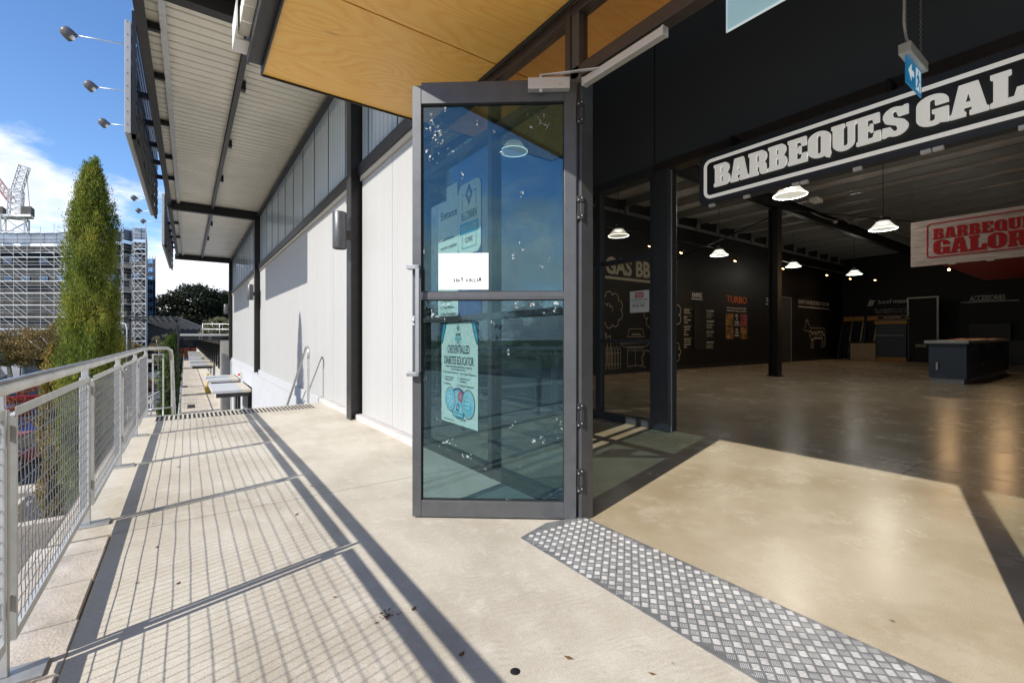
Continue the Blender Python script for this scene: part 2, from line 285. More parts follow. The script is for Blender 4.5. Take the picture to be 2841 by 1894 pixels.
# ---------------------------------------------------------------- mesh helpers
BASE = {}
def tag(o, label=None, cat=None, group=None, kind=None):
    if label: o['label'] = label
    if cat: o['category'] = cat
    if group: o['group'] = group
    if kind: o['kind'] = kind
    return o
def root(name, loc, label, cat, group=None):
    o = bpy.data.objects.new(name, None); COL.objects.link(o); o.location = loc; o.empty_display_size = .1
    BASE[o.name] = Vector(loc); return tag(o, label, cat, group)
class MB:
    def __init__(s): s.v = []; s.f = []; s.smooth = []
    def add(s, vs, fs, smooth=False):
        n = len(s.v); s.v += [tuple(v) for v in vs]; s.f += [tuple(i + n for i in f) for f in fs]; s.smooth += [smooth] * len(fs); return s
    def box(s, x0, x1, y0, y1, z0, z1):
        vs = [(x, y, z) for x in (x0, x1) for y in (y0, y1) for z in (z0, z1)]
        return s.add(vs, [(0, 1, 3, 2), (4, 6, 7, 5), (0, 4, 5, 1), (2, 3, 7, 6), (0, 2, 6, 4), (1, 5, 7, 3)])
    def obox(s, o, a, b, c):      # corner o and three edge vectors
        o, a, b, c = map(Vector, (o, a, b, c))
        vs = [o + a * i + b * j + c * k for i in (0, 1) for j in (0, 1) for k in (0, 1)]
        return s.add(vs, [(0, 1, 3, 2), (4, 6, 7, 5), (0, 4, 5, 1), (2, 3, 7, 6), (0, 2, 6, 4), (1, 5, 7, 3)])
    def bar(s, p, q, w, h=None, up=(0, 0, 1)):
        p, q = Vector(p), Vector(q); d = q - p; h = h or w
        u = Vector(up)
        if abs(d.normalized().dot(u)) > .98: u = Vector((0, 1, 0))
        a = d.cross(u).normalized() * w; b = a.cross(d).normalized() * h
        return s.obox(p - a / 2 - b / 2, d, a, b)
    def tube(s, pts, r, n=8, caps=True):
        pts = [Vector(p) for p in pts]; rings = []; base = len(s.v); a = None
        for i, p in enumerate(pts):
            d = (pts[min(i + 1, len(pts) - 1)] - pts[max(i - 1, 0)]).normalized()
            if a is None: a = d.cross(Vector((0, 0, 1)) if abs(d.z) < .9 else Vector((0, 1, 0))).normalized()
            else: a = (a - d * a.dot(d)).normalized()
            b = d.cross(a); rr = r[i] if isinstance(r, (list, tuple)) else r
            for k in range(n):
                t = 2 * math.pi * k / n; s.v.append(tuple(p + a * math.cos(t) * rr + b * math.sin(t) * rr))
        for i in range(len(pts) - 1):
            for k in range(n):
                k2 = (k + 1) % n; s.f.append((base + i * n + k, base + i * n + k2, base + (i + 1) * n + k2, base + (i + 1) * n + k)); s.smooth.append(True)
        if caps:
            s.f.append(tuple(base + k for k in reversed(range(n)))); s.smooth.append(False)
            e = base + (len(pts) - 1) * n; s.f.append(tuple(e + k for k in range(n))); s.smooth.append(False)
        return s
    def prism(s, poly, o, u, v, w):   # 2-D polygon in (u,v) from o, extruded by w
        o, u, v, w = map(Vector, (o, u, v, w)); n = len(poly)
        a = [o + u * p[0] + v * p[1] for p in poly]; b = [p + w for p in a]
        return s.add(a + b, [tuple(reversed(range(n))), tuple(range(n, 2 * n))] + [(i, (i + 1) % n, n + (i + 1) % n, n + i) for i in range(n)])
    def lathe(s, prof, c, n=24, axis=None):
        c = Vector(c); base = len(s.v)
        A = Matrix.Identity(3) if axis is None else Vector((0, 0, 1)).rotation_difference(Vector(axis)).to_matrix()
        for r, z in prof:
            for k in range(n):
                t = 2 * math.pi * k / n; s.v.append(tuple(c + A @ Vector((r * math.cos(t), r * math.sin(t), z))))
        for i in range(len(prof) - 1):
            for k in range(n):
                k2 = (k + 1) % n; s.f.append((base + i * n + k, base + i * n + k2, base + (i + 1) * n + k2, base + (i + 1) * n + k)); s.smooth.append(True)
        return s
    def build(s, name, m, parent=None, bevel=0, label=None, cat=None, group=None, kind=None):
        me = bpy.data.meshes.new(name); o = bpy.data.objects.new(name, me); COL.objects.link(o)
        if parent is None:
            a = np.array(s.v); c = Vector(((a[:, 0].min() + a[:, 0].max()) / 2, (a[:, 1].min() + a[:, 1].max()) / 2, a[:, 2].min())); o.location = c
        else: c = BASE[parent.name]; o.parent = parent
        BASE[o.name] = c
        me.from_pydata([(x - c.x, y - c.y, z - c.z) for x, y, z in s.v], [], s.f)
        me.materials.append(m if not isinstance(m, str) else M[m])
        me.polygons.foreach_set('use_smooth', s.smooth); me.update()
        if bevel:
            b = o.modifiers.new('bevel', 'BEVEL'); b.width = bevel; b.segments = 2; b.limit_method = 'ANGLE'; b.angle_limit = R(40)
        return tag(o, label, cat, group, kind)
def np_mesh(name, V, nper, m, parent=None, **kw):
    me = bpy.data.meshes.new(name); o = bpy.data.objects.new(name, me); COL.objects.link(o)
    V = np.asarray(V, dtype=np.float32).reshape(-1, 3)
    if parent is None: c = np.array([V[:, 0].mean(), V[:, 1].mean(), V[:, 2].min()]); o.location = Vector(c.tolist()); BASE[o.name] = Vector(c.tolist())
    else: c = np.array(BASE[parent.name]); o.parent = parent; BASE[o.name] = BASE[parent.name]
    n = len(V) // nper
    me.vertices.add(len(V)); me.loops.add(len(V)); me.polygons.add(n)
    me.vertices.foreach_set('co', (V - c).ravel().astype(np.float32)); me.loops.foreach_set('vertex_index', np.arange(len(V), dtype=np.int32))
    me.polygons.foreach_set('loop_start', np.arange(0, len(V), nper, dtype=np.int32)); me.polygons.foreach_set('loop_total', np.full(n, nper, dtype=np.int32))
    me.materials.append(M[m] if isinstance(m, str) else m); me.update(); me.validate()
    return tag(o, kw.get('label'), kw.get('cat'), kw.get('group'), kw.get('kind'))
def copy_tree(o, parent=None):
    c = o.copy(); COL.objects.link(c)
    if parent: c.parent = parent
    for ch in o.children: copy_tree(ch, c)
    return c
def curve_mesh(name, splines, m, parent, o, u, v, extr, label=None):
    """2-D closed outlines (holes by even-odd fill) placed in the plane (o; u, v), thickness extr along u x v"""
    cu = bpy.data.curves.new(name, 'CURVE'); cu.dimensions = '2D'; cu.fill_mode = 'BOTH'; cu.extrude = extr / 2
    for pts in splines:
        sp = cu.splines.new('POLY'); sp.points.add(len(pts) - 1)
        for i, p in enumerate(pts): sp.points[i].co = (p[0], p[1], 0, 1)
        sp.use_cyclic_u = True
    return cu_to(name, cu, m, parent, o, u, v, label)
def cu_to(name, cu, m, parent, o, u, v, label=None):
    t = bpy.data.objects.new('tmp', cu); me = bpy.data.meshes.new_from_object(t); bpy.data.objects.remove(t)
    u, v = Vector(u).normalized(), Vector(v).normalized(); w = u.cross(v)
    A = Matrix((u, v, w)).transposed().to_4x4(); A.translation = Vector(o) - (BASE[parent.name] if parent else Vector((0, 0, 0)))
    me.transform(A); me.materials.clear(); me.materials.append(M[m]); me.name = name
    ob = bpy.data.objects.new(name, me); COL.objects.link(ob)
    if parent: ob.parent = parent; BASE[ob.name] = BASE[parent.name]
    else: BASE[ob.name] = Vector((0, 0, 0))
    if label: ob['label'] = label
    return ob
def text(s, name, m, parent, o, u, v, h, w=None, align='LEFT', bold=0, extr=.004, cond=None):
    """lettering: cap height about h, squeezed to width w when given; o = left (or centre) baseline"""
    cu = bpy.data.curves.new(name, 'FONT'); cu.body = s; cu.size = h / .7; cu.offset = bold * h; cu.extrude = extr / 2; cu.align_x = align
    cu.resolution_u = 3
    t = bpy.data.objects.new('tmp', cu); me = bpy.data.meshes.new_from_object(t); bpy.data.objects.remove(t)
    if len(me.vertices) == 0: return None
    xs = [q.co.x for q in me.vertices]; wid = max(xs) - min(xs); k = (w / wid) if w else (cond or 1)
    u, v = Vector(u).normalized(), Vector(v).normalized(); w_ = u.cross(v)
    A = Matrix((u * k, v, w_)).transposed().to_4x4(); A.translation = Vector(o) - (BASE[parent.name] if parent else Vector((0, 0, 0)))
    me.transform(A); me.materials.clear(); me.materials.append(M[m])
    ob = bpy.data.objects.new(name, me); COL.objects.link(ob)
    if parent: ob.parent = parent; BASE[ob.name] = BASE[parent.name]
    return ob
def arc(cx, cy, rx, ry, a0, a1, n=8):
    return [(cx + rx * math.cos(R(a0 + (a1 - a0) * i / n)), cy + ry * math.sin(R(a0 + (a1 - a0) * i / n))) for i in range(n + 1)]
def rrect(x0, y0, x1, y1, r, n=6):
    return arc(x1 - r, y1 - r, r, r, 0, 90, n) + arc(x0 + r, y1 - r, r, r, 90, 180, n) + arc(x0 + r, y0 + r, r, r, 180, 270, n) + arc(x1 - r, y0 + r, r, r, 270, 360, n)
# heavy slab capitals, unit height, unit width cell
def slab(ch):
    S = .13
    stemL = [(0, 0), (0, S), (.07, S + .03), (.07, 1 - S - .03), (0, 1 - S), (0, 1)]
    if ch == 'B': return [stemL + [(.6, 1)] + arc(.68, .77, .25, .23, 90, -50, 7) + [(.80, .53)] + arc(.70, .27, .28, .27, 60, -90, 7), rrect(.42, .60, .55, .84, .04), rrect(.42, .16, .57, .43, .04)]
    if ch == 'R': return [[(0, 0), (0, S), (.07, S + .03), (.07, 1 - S - .03), (0, 1 - S), (0, 1), (.6, 1)] + arc(.68, .74, .26, .26, 90, -60, 7) + [(.90, .40), (.92, S + .02), (1, S), (1, 0), (.66, 0), (.60, .08), (.56, .36), (.44, .36), (.44, S + .03), (.5, S), (.5, 0)], rrect(.42, .54, .56, .84, .04)]
    if ch == 'A': return [[(0, 0), (0, S), (.05, S + .02), (.24, 1), (.74, 1), (.95, S + .02), (1, S), (1, 0), (.52, 0), (.52, S), (.58, S + .02), (.57, .27), (.37, .27), (.36, S + .02), (.42, S), (.42, 0)], [(.395, .42), (.55, .42), (.475, .74)]]
    if ch == 'E': return [[(0, 0), (0, S), (.07, S + .03), (.07, 1 - S - .03), (0, 1 - S), (0, 1), (.95, 1), (.95, .66), (.72, .66), (.66, .84), (.45, .84), (.45, .60), (.55, .60), (.57, .67), (.68, .67), (.68, .37), (.57, .37), (.55, .45), (.45, .45), (.45, .16), (.68, .16), (.76, .36), (1, .36), (1, 0)]]
    if ch == 'L': return [[(0, 0), (0, S), (.09, S + .03), (.09, 1 - S - .03), (0, 1 - S), (0, 1), (.6, 1), (.6, 1 - S), (.5, 1 - S - .03), (.5, .17), (.68, .17), (.76, .42), (1, .42), (1, 0)]]
    if ch == 'O': return [arc(.5, .72, .5, .28, 0, 180, 12) + arc(.5, .28, .5, .28, 180, 360, 12), arc(.5, .80, .09, .06, 0, 180, 6) + arc(.5, .20, .09, .06, 180, 360, 6)]
    if ch == 'Q': return [arc(.5, .72, .5, .28, 0, 180, 12) + arc(.5, .28, .5, .28, 180, 300, 8) + [(.78, -.04), (.95, -.10), (1.02, .08), (.98, .22)], arc(.5, .80, .09, .06, 0, 180, 6) + arc(.5, .20, .09, .06, 180, 360, 6)]
    if ch == 'U': return [[(0, 1), (0, 1 - S), (.06, 1 - S - .03)] + arc(.5, .28, .44, .28, 180, 360, 12) + [(.94, 1 - S - .03), (1, 1 - S), (1, 1), (.62, 1), (.62, 1 - S), (.68, 1 - S - .03)] + arc(.58, .22, .10, .06, 0, -180, 6) + [(.48, 1 - S - .03), (.54, 1 - S), (.54, 1)]]
    if ch == 'G': return [arc(.5, .72, .5, .28, 15, 180, 10) + arc(.5, .28, .5, .28, 180, 290, 9) + [(.72, .05), (1, 0), (1, .50), (.50, .50), (.50, .38), (.59, .38)] + arc(.5, .20, .09, .06, 0, -180, 6) + arc(.5, .80, .09, .06, 180, 0, 6) + [(.59, .64), (1, .64)]]
    if ch == 'S': return [[(1, .66), (1, .98), (.86, .98), (.82, .95)] + arc(.48, .72, .44, .28, 60, 200, 9) + [(.12, .52), (.55, .36)] + arc(.52, .22, .08, .06, 10, -150, 5) + [(.33, .34), (.03, .36), (0, 0.02), (.14, .02), (.18, .05)] + arc(.54, .28, .46, .28, 235, 380, 9) + [(.86, .49), (.44, .65)] + arc(.48, .80, .08, .06, 200, 20, 5) + [(.62, .66)]]
def slabword(word, xs, y, h, **kw):
    out = []
    for ch, (a, b) in zip(word, xs):
        out.append([[(a + p[0] * (b - a), y + p[1] * h) for p in sp] for sp in slab(ch)])
    return out

# ================================================================ SETTING
def struct(mb, name, m): return mb.build(name, m, kind='structure')
struct(MB().box(-400, 400, -400, 16.2, -6.2, -6.0), 'ground', 'grass') if False else None
struct(MB().box(-600, 600, -600, 700, -6.2, -5.0), 'ground', 'grass')
struct(MB().box(-60, -.2, 17.0, 64, -5.0, -4.5), 'car_park', 'asphalt')
struct(MB().box(-60, -3.2, -30, 16.2, -5.0, -2.8), 'path', 'lowerconc')
# parking bay lines
mb = MB()
for i in range(9): mb.box(-26 + i * 2.7, -25.9 + i * 2.7, 18.2, 22.5, -4.5, -4.494)
for i in range(9): mb.box(-26 + i * 2.7, -25.9 + i * 2.7, 31.5, 36.5, -4.5, -4.494)
mb.box(-27, -2.5, 28.6, 28.75, -4.5, -4.494)
struct(mb, 'bay_markings', 'white')
struct(MB().box(-45, -1.0, 41, 42.5, -4.5, -4.3).box(-45, -2.2, 23.2, 24.4, -4.5, -4.36), 'kerb_island', 'lowerconc')
# deck: slab with its edge, joint lines, pavers
dk = MB(); dk.box(-.62, 2.06, 3.53, 8.46, -.22, 0); dk.box(-.347, 2.06, -9, 3.522, -.22, 0)
deck = struct(dk, 'deck', 'deck')
struct(MB().box(-.64, 2.06, -9, 8.45, -.24, -.012), 'deck_base', 'joint')
random.seed(4)
mb = MB(); ys = [3.515, 3.315, 2.935, 2.545, 2.17]
while ys[-1] > -9: ys.append(ys[-1] - .38)
for a, b in zip(ys[:-1], ys[1:]):
    j = random.uniform(-.006, .006); mb.box(-.66, -.354 + j, b + .010, a - .006, -.045, .001 + random.uniform(-.003, .003))
struct(mb, 'paver_strip', 'paver').modifiers.new('b', 'BEVEL').width = .004
struct(MB().box(2.06, 29.4, -12, 9.8, -.22, -.004), 'shop_floor', 'shopfloor')
# floor saw-cut joints in the shop
mb = MB()
for x in (5.35, 9.5, 19): mb.box(x, x + .003, -6, 9.6, -.004, -.0032)
for y in (1.2,): mb.box(4.9, 29, y, y + .003, -.004, -.0032)
struct(mb, 'floor_joints', 'joint')
# lower level
struct(MB().box(-.3, 1.9, 13.4, 112, -3.1, -2.8), 'lower_walkway', 'lowerconc')
mb = MB()
for y in (26, 32.2, 38, 44.5, 51, 58): mb.box(-.28, 1.88, y, y + .03, -2.8, -2.796)
struct(mb, 'walkway_joints', 'joint')
struct(MB().box(-3.0, -.64, -9, 9.2, -3.2, -1.62), 'planter_bed', 'mulch')
struct(MB().box(-3.2, -3.0, -9, 9.4, -3.2, -1.5).box(-3.0, -.64, 9.2, 9.4, -3.2, -1.5).box(-3.0, -.64, 6.1, 6.25, -1.62, -1.5).box(-3.0, -.64, 3.0, 3.15, -1.62, -1.5), 'planter_kerb', 'lowerconc')
struct(MB().box(-3.1, -.45, 9.4, 14.0, -5.0, -2.82), 'garden_bed', 'mulch')
# ----- stairs from the deck to the lower walkway
st = root('concrete_stairs', (1, 8.5, -2.8), "pale concrete stair flight going down from the deck's far edge", 'stairs')
mb = MB(); ns = 17
for i in range(ns):
    z = -(i + 1) * 2.8 / ns; mb.box(-.2, 1.98, 8.46 + i * .29, 8.46 + (i + 1) * .29, -3.0, z)
mb.build('steps', 'lowerconc', st)

# ================================================================ SHOP BUILDING
B = root('shop_building', (10, 5, 0), 'long white and charcoal shop building with dark steel columns and a wide canopy', 'building')
Xf = 2.02; COLY = (6.52, 17.25, 28.1)
def ribwall(y0, y1, z0, z1, x):
    """insulated panels: fine vertical ribs, a seam each 1.15 m"""
    mb = MB(); y = y1; 
    while y > y0 + 1e-4:
        a = max(y0, y - 1.15); mb.box(x, x + .08, a + .004, y - .004, z0, z1)
        k = a + .03
        while k < y - .03: mb.box(x - .0011, x, k, k + .010, z0, z1); k += .048
        y = a
    return mb
segs = [(4.5, COLY[0] - .1), (COLY[0] + .1, COLY[1] - .1), (COLY[1] + .1, COLY[2] - .1)]
for a, b in segs:
    ribwall(a, b, .075, 3.33, Xf).build('wall_panel', 'white', B)
    MB().box(Xf - .03, Xf + .1, a, b, 3.335, 3.40).build('panel_trim', 'beige', B)
    MB().box(Xf - .06, Xf + .12, a, b, 3.40, 3.56).build('header_beam', 'steel', B, .004)
    w = MB().box(Xf, Xf + .02, a, b, 3.56, 5.14).build('clerestory_window', 'clere', B)
    y = a + .6
    while y < b - .2: MB().box(Xf - .008, Xf - .001, y, y + .018, 3.57, 5.13).build('glazing_bar', 'framein', w); y += 1.05
    MB().box(Xf - .1, Xf + .12, a, b, 5.14, 5.20).box(Xf - .02, Xf + .04, a, b, 5.20, 5.40).box(Xf - .1, Xf + .12, a, b, 5.40, 5.44).build('eaves_beam', 'steel', B)
for y in COLY:
    mb = MB(); mb.box(Xf - .16, Xf - .145, y - .1, y + .1, -.02, 5.1).box(Xf - .145, Xf + .05, y - .008, y + .008, -.02, 5.1).box(Xf + .05, Xf + .09, y - .1, y + .1, -.02, 5.1)
    mb.build('column', 'steel', B)
    MB().box(-.42, Xf + .05, y - .075, y + .075, 5.02, 5.04).box(-.42, Xf + .05, y - .01, y + .01, 5.04, 5.26).box(-.42, Xf + .05, y - .075, y + .075, 5.26, 5.28).build('canopy_beam', 'black', B)
# corner trim & end of building
MB().box(Xf - .06, Xf + .3, 28.2, 28.45, -2.8, 5.2).build('corner_trim', 'whitelow', B)
MB().box(2.3, 12, 28.3, 28.45, -2.8, 5.4).build('end_wall', 'white', B)
MB().box(Xf - .085, Xf + .1, 4.5, 8.75, -.2, .07).build('wall_kerb', 'kerb', B, .01)
MB().box(Xf - .05, Xf + .1, 8.75, 28.2, -.14, .07).build('wall_kerb', 'whitelow', B, .008)
MB().box(Xf - .01, Xf + .2, 8.6, 19.3, -2.8, -.14).box(Xf - .01, Xf + .2, 19.3, 28.2, -.72, -.14).box(Xf - .01, Xf + .2, 22.6, 23.6, -2.8, -.72).box(Xf - .01, Xf + .2, 27.2, 28.2, -2.8, -.72).build('lower_wall', 'whitelow', B)
MB().box(Xf + .25, Xf + .3, 19.3, 28.2, -2.8, -.72).build('shopfront_glass', 'carglass', B)
for y in (19.6, 21.0, 24.0, 25.4, 26.6): MB().box(Xf + .02, Xf + .1, y, y + .06, -2.8, -.72).build('mullion', 'steel', B)
# canopy: trapezoid decking, fascia, purlins
def fx(y): return -.51 + .0068 * (y - 7)         # outer edge drifts slightly
mb = MB(); y = -6.0; P = .2
while y < 28.2:
    for (a, b, z) in ((y, y + .165, 5.30), (y + .175, y + .19, 5.335)):
        pass
    q = [(y, 5.302), (y + .012, 5.30), (y + .155, 5.30), (y + .166, 5.336), (y + .189, 5.336), (y + .2, 5.302)]
    for (ya, za), (yb, zb) in zip(q[:-1], q[1:]):
        mb.add([(fx(ya) + .05, ya, za), (Xf, ya, za), (Xf, yb, zb), (fx(yb) + .05, yb, zb)], [(0, 1, 2, 3)])
    y += P
mb.build('canopy_soffit', 'soffit', B)
MB().obox((fx(-6) + .02, -6, 5.36), (fx(28.4) - fx(-6), 34.4, 0), (Xf + .4 - fx(-6), 0, 0), (0, 0, .05)).build('canopy_roof', 'steel', B)
MB().obox((fx(-6), -6, 5.15), (fx(28.5) - fx(-6), 34.5, 0), (.02, 0, 0), (0, 0, .31)).obox((fx(-6), -6, 5.135), (fx(28.5) - fx(-6), 34.5, 0), (.11, 0, 0), (0, 0, .015)).build('canopy_fascia', 'steel', B)
MB().obox((fx(-6) + .235, -6, 5.235), (fx(28.2) - fx(-6), 34.2, 0), (.075, 0, 0), (0, 0, .06)).build('canopy_edge_purlin', 'galvpaint', B)
for a, b in ((-6, 6.44), (6.6, 17.17), (17.33, 28.0)):
    MB().box(.66, .735, a, b, 5.17, 5.18).box(.69, .70, a, b, 5.18, 5.28).box(.66, .735, a, b, 5.28, 5.29).build('canopy_purlin', 'steel', B)
for y in (8.5, 11.2, 13.8, 19.5, 22.5): MB().box(.735, .80, y, y + .10, 5.14, 5.285).build('purlin_bracket', 'black', B)
for y in (7.6, 9.0, 10.9, 12.9, 14.6, 20.2, 23.0): MB().box(fx(y) + .05, fx(y) + .24, y, y + .07, 5.19, 5.28).build('outrigger', 'black', B)
# plywood entrance canopy
MB().box(.515, 2.04, 3.0, 4.215, 3.30, 3.325).build('plywood_sheet', 'ply', B)
MB().box(.515, 2.04, 1.75, 2.985, 3.30, 3.325).build('plywood_sheet', 'ply', B)
MB().box(.515, 2.04, .5, 1.735, 3.30, 3.325).build('plywood_sheet', 'ply', B)
MB().box(.515, 2.04, -4, .485, 3.30, 3.325).build('plywood_sheet', 'ply', B)
MB().box(.515, 2.04, -4, 4.21, 3.33, 3.40).build('canopy_deck', 'black', B)
MB().box(.50, .512, -4, 4.225, 3.285, 3.44).box(.512, 2.04, 4.218, 4.23, 3.285, 3.42).build('canopy_trim', 'black', B)
MB().box(.40, .412, -4, 4.19, 3.33, 3.62).box(.412, .50, -4, 4.19, 3.35, 3.36).build('canopy_channel', 'steel', B)
mb = MB()
for a, b in ((4.0, 3.82), (3.80, 3.62), (3.60, 3.42), (3.40, 3.1), (3.08, 2.7), (2.68, 2.2)):
    mb.box(.325, .398, b, a, 3.42 + random.uniform(0, .02), 3.55)
mb.build('timber_packer', 'timber', B, .003); MB().box(.30, .40, 4.0, 4.19, 3.40, 3.41).box(.30, .31, 3.85, 4.19, 3.41, 3.60).build('flashing', 'whiteplastic', B)
# roof over shop, rafters, purlins, foil
MB().box(2.1, 29.6, -12, 9.9, 5.62, 5.7).build('roof_sheet', 'steel', B)
foil = MB()
xs = [2.2 + 1.32 * i for i in range(21)]
for x in xs[:-1]:
    n = 6; m_ = 56
    for i in range(n):
        for j in range(m_):
            pass
def foilgrid():
    V = []; F = []; nx = 21 * 8; ny = 90; rnd = np.random.RandomState(3); bump = rnd.rand(nx + 1, ny + 1)
    for i in range(nx + 1):
        x = 2.2 + i * 1.32 / 8; fr = (i % 8) / 8.0
        for j in range(ny + 1):
            y = -11.9 + j * 21.7 / ny; sag = .075 * math.sin(math.pi * fr) ** .7
            V.append((x, y, 5.56 - sag - .02 * bump[i, j] * (1 if 0 < fr else 0)))
    for i in range(nx):
        for j in range(ny): a = i * (ny + 1) + j; F.append((a, a + 1, a + ny + 2, a + ny + 1))
    return V, F
V_, F_ = foilgrid(); foil.add(V_, F_, True); foil.build('insulation_foil', 'foil', B)
for x in xs[1:]: MB().box(x, x + .006, -11.9, 9.7, 5.30, 5.54).box(x - .06, x, -11.9, 9.7, 5.30, 5.306).box(x + .006, x + .06, -11.9, 9.7, 5.534, 5.54).build('roof_purlin', 'purlin', B)
for y in (6.4, -2.4): MB().box(5, 29.3, y - .09, y + .09, 4.96, 4.975).box(5, 29.3, y - .006, y + .006, 4.975, 5.285).box(5, 29.3, y - .09, y + .09, 5.285, 5.3).build('rafter', 'black', B)
for x in xs[3:]: MB().box(x - .12, x, 9.58, 9.66, 5.04, 5.30).build('wall_cleat', 'purlin', B)
MB().box(5, 29.3, 9.66, 9.70, 5.06, 5.16).build('wall_angle', 'purlin', B)
MB().box(14.04, 14.30, 6.27, 6.285, 0, 4.96).box(14.16, 14.18, 6.285, 6.515, 0, 4.96).box(14.04, 14.30, 6.515, 6.53, 0, 4.96).build('steel_column', 'black', B)
MB().box(14.0, 14.34, 6.23, 6.57, 0, .02).build('base_plate', 'black', B)
MB().tube([(14.1, 6.5, 4.7), (13.2, 9.6, 3.6)], .02, 6).tube([(5.5, 6.38, 4.9), (14.1, 6.38, 4.93), (29, 1, 4.95)], .018, 6).build('brace_rod', 'black', B)
# interior walls
MB().box(4.9, 29.5, 9.72, 9.9, 0, 5.6).build('interior_wall', 'black_wall', B)
MB().box(29.3, 29.5, -12, 9.72, 0, 5.6).build('interior_wall', 'black_wall', B)
MB().box(4.9, 29.3, -12.1, -12, 0, 5.6).build('interior_wall', 'black_wall', B)
MB().box(4.9, 29.28, 9.695, 9.72, 0, .14).box(29.27, 29.30, -12, 9.69, 0, .14).build('skirting', 'rubber', B)
# inner shopfront line at X = 4.8
Xi = 4.8
MB().box(Xi, Xi + .1, 3.62, 5.4, 3.30, 5.6).build('inner_wall', 'slate_wall', B)
MB().box(Xi, Xi + .1, -12, 3.60, 3.30, 5.6).build('inner_wall', 'slate_wall', B)
MB().box(Xi + .01, Xi + .09, 3.60, 3.62, 3.30, 5.6).build('wall_seam', 'black', B)
MB().box(Xi - .03, Xi + .14, -5, 3.62, 3.20, 3.30).build('opening_head', 'brown', B, .004)
MB().box(Xi - .05, Xi + .12, 3.37, 3.605, 0, 3.20).build('opening_jamb', 'framein', B, .008)
MB().box(Xi - .01, Xi + .0, 3.355, 3.368, 0, 3.18).build('jamb_seal', 'alu', B)
iw = MB()
for (a, b, z0, z1) in ((3.605, 5.4, 3.20, 3.30), (3.605, 5.4, 0, .10), (3.66, 5.3, 1.07, 1.12), (3.66, 5.3, 2.15, 2.21)): iw.box(Xi - .02, Xi + .06, a, b, z0, z1)
for (a, b) in ((3.61, 3.66), (4.51, 4.60), (5.3, 5.4)): iw.box(Xi - .025, Xi + .065, a, b, .1, 3.2)
wf = iw.build('inner_window_frame', 'framein', B, .003)
MB().box(Xi + .015, Xi + .021, 3.66, 5.3, .10, 3.20).build('glass', 'g_inner', wf)
MB().box(2.25, 4.9, 5.4, 5.5, 0, 5.6).build('vestibule_wall', 'slate_wall', B)
MB().box(2.06, 2.2, 5.5, 28, 3.6, 5.6).box(2.1, 2.2, 4.5, 28, 0, 3.6).build('wall_lining', 'black_wall', B)
# entrance line at X = 2.05
Xe = 2.05
ef = MB()
for (a, b) in ((4.42, 4.5), (3.10, 3.16), (2.17, 2.22)): ef.box(Xe - .03, Xe + .07, a, b, 0, 3.28)
for (a, b, z0, z1) in ((2.22, 4.42, 0, .09), (2.22, 4.42, 1.30, 1.35), (2.22, 4.42, 2.80, 2.87), (-3, 4.42, 3.22, 3.285)): ef.box(Xe - .025, Xe + .065, a, b, z0, z1)
ef.box(Xe - .02, Xe + .06, .03, 2.17, 2.80, 2.88)
ef.box(Xe - .03, Xe + .07, -.012, .098, 0, 3.22).box(Xe - .025, Xe + .065, -3, -.02, 0, .09).box(Xe - .025, Xe + .065, -3, -.02, 2.80, 2.87)
for y in (-1.1, -3.0): ef.box(Xe - .03, Xe + .07, y, y + .06, 0, 3.22)
ent = ef.build('entrance_frame', 'brown', B, .003)
MB().box(Xe - .035, Xe + .07, 2.065, 2.10, 0, 2.80).box(Xe - .02, Xe + .06, 2.10, 2.17, 0, 3.22).build('door_jamb', 'frame', ent, .003)
MB().box(Xe + .02, Xe + .026, 2.22, 4.42, .09, 2.80).build('sidelight_glass', 'g_side', ent)
MB().box(Xe + .02, Xe + .026, -3, -.02, .09, 2.80).build('sidelight_glass', 'g_side', ent)
MB().box(Xe + .02, Xe + .026, -3, 4.42, 2.88, 3.22).build('transom_glass', 'g_trans', ent)
MB().box(Xe + .02, Xe + .026, -6, 4.5, 3.46, 5.2).build('clerestory_window', 'clere', B)
MB().tube([(2.0, 4.2, 3.285), (2.0, -3.5, 3.285)], .014, 8).build('sealant_bead', 'rubber', B)
MB().box(Xe - .03, Xe + .07, -12, -3, 0, 3.3).build('facade_return', 'slate_wall', B)
# slide track of the door closer on the transom
tk = MB().box(1.985, 2.028, 1.45, 2.02, 2.70, 2.725).box(1.985, 1.992, 1.45, 2.02, 2.725, 2.745).box(2.02, 2.028, 1.45, 2.02, 2.725, 2.745).box(1.983, 2.03, 1.44, 1.452, 2.698, 2.748).box(1.983, 2.03, 2.018, 2.03, 2.698, 2.748)
tk.build('closer_track', 'alu', ent, .002)

# ================================================================ GLASS DOOR
D = root('glass_door', (2.06, 2.05, 0), 'tall charcoal framed glass door standing open with a silver pull handle', 'door')
H0 = Vector((2.06, 2.05, 0)); du = Vector((-.78654, .61754, 0)); dn = Vector((-.61754, -.78654, 0)); dz = Vector((0, 0, 1))
def L_(s, z, n=0): return H0 + du * s + dz * z + dn * n
def lbox(mb, s0, s1, z0, z1, n0, n1): return mb.obox(L_(s0, z0, n0), du * (s1 - s0), dz * (z1 - z0), dn * (n1 - n0))
LW = 1.112; T = .022
lbox(MB(), 1.055, LW, .012, 2.745, -T, T).build('stile', 'frame', D, .003)
lbox(MB(), .075, .150, .012, 2.765, -T, T).build('stile', 'frame', D, .003)
lbox(MB(), .1505, 1.0545, 2.63, 2.765, -T + .001, T - .001).build('top_rail', 'frame', D, .003)
lbox(MB(), .1505, 1.0545, .012, .115, -T + .001, T - .001).build('bottom_rail', 'frame', D, .003)
lbox(lbox(MB(), .1505, 1.0545, 1.388, 1.435, -T + .001, T - .001), .1505, 1.0545, 1.4005, 1.403, T - .001, T + .002).build('mid_rail', 'frame', D, .002)
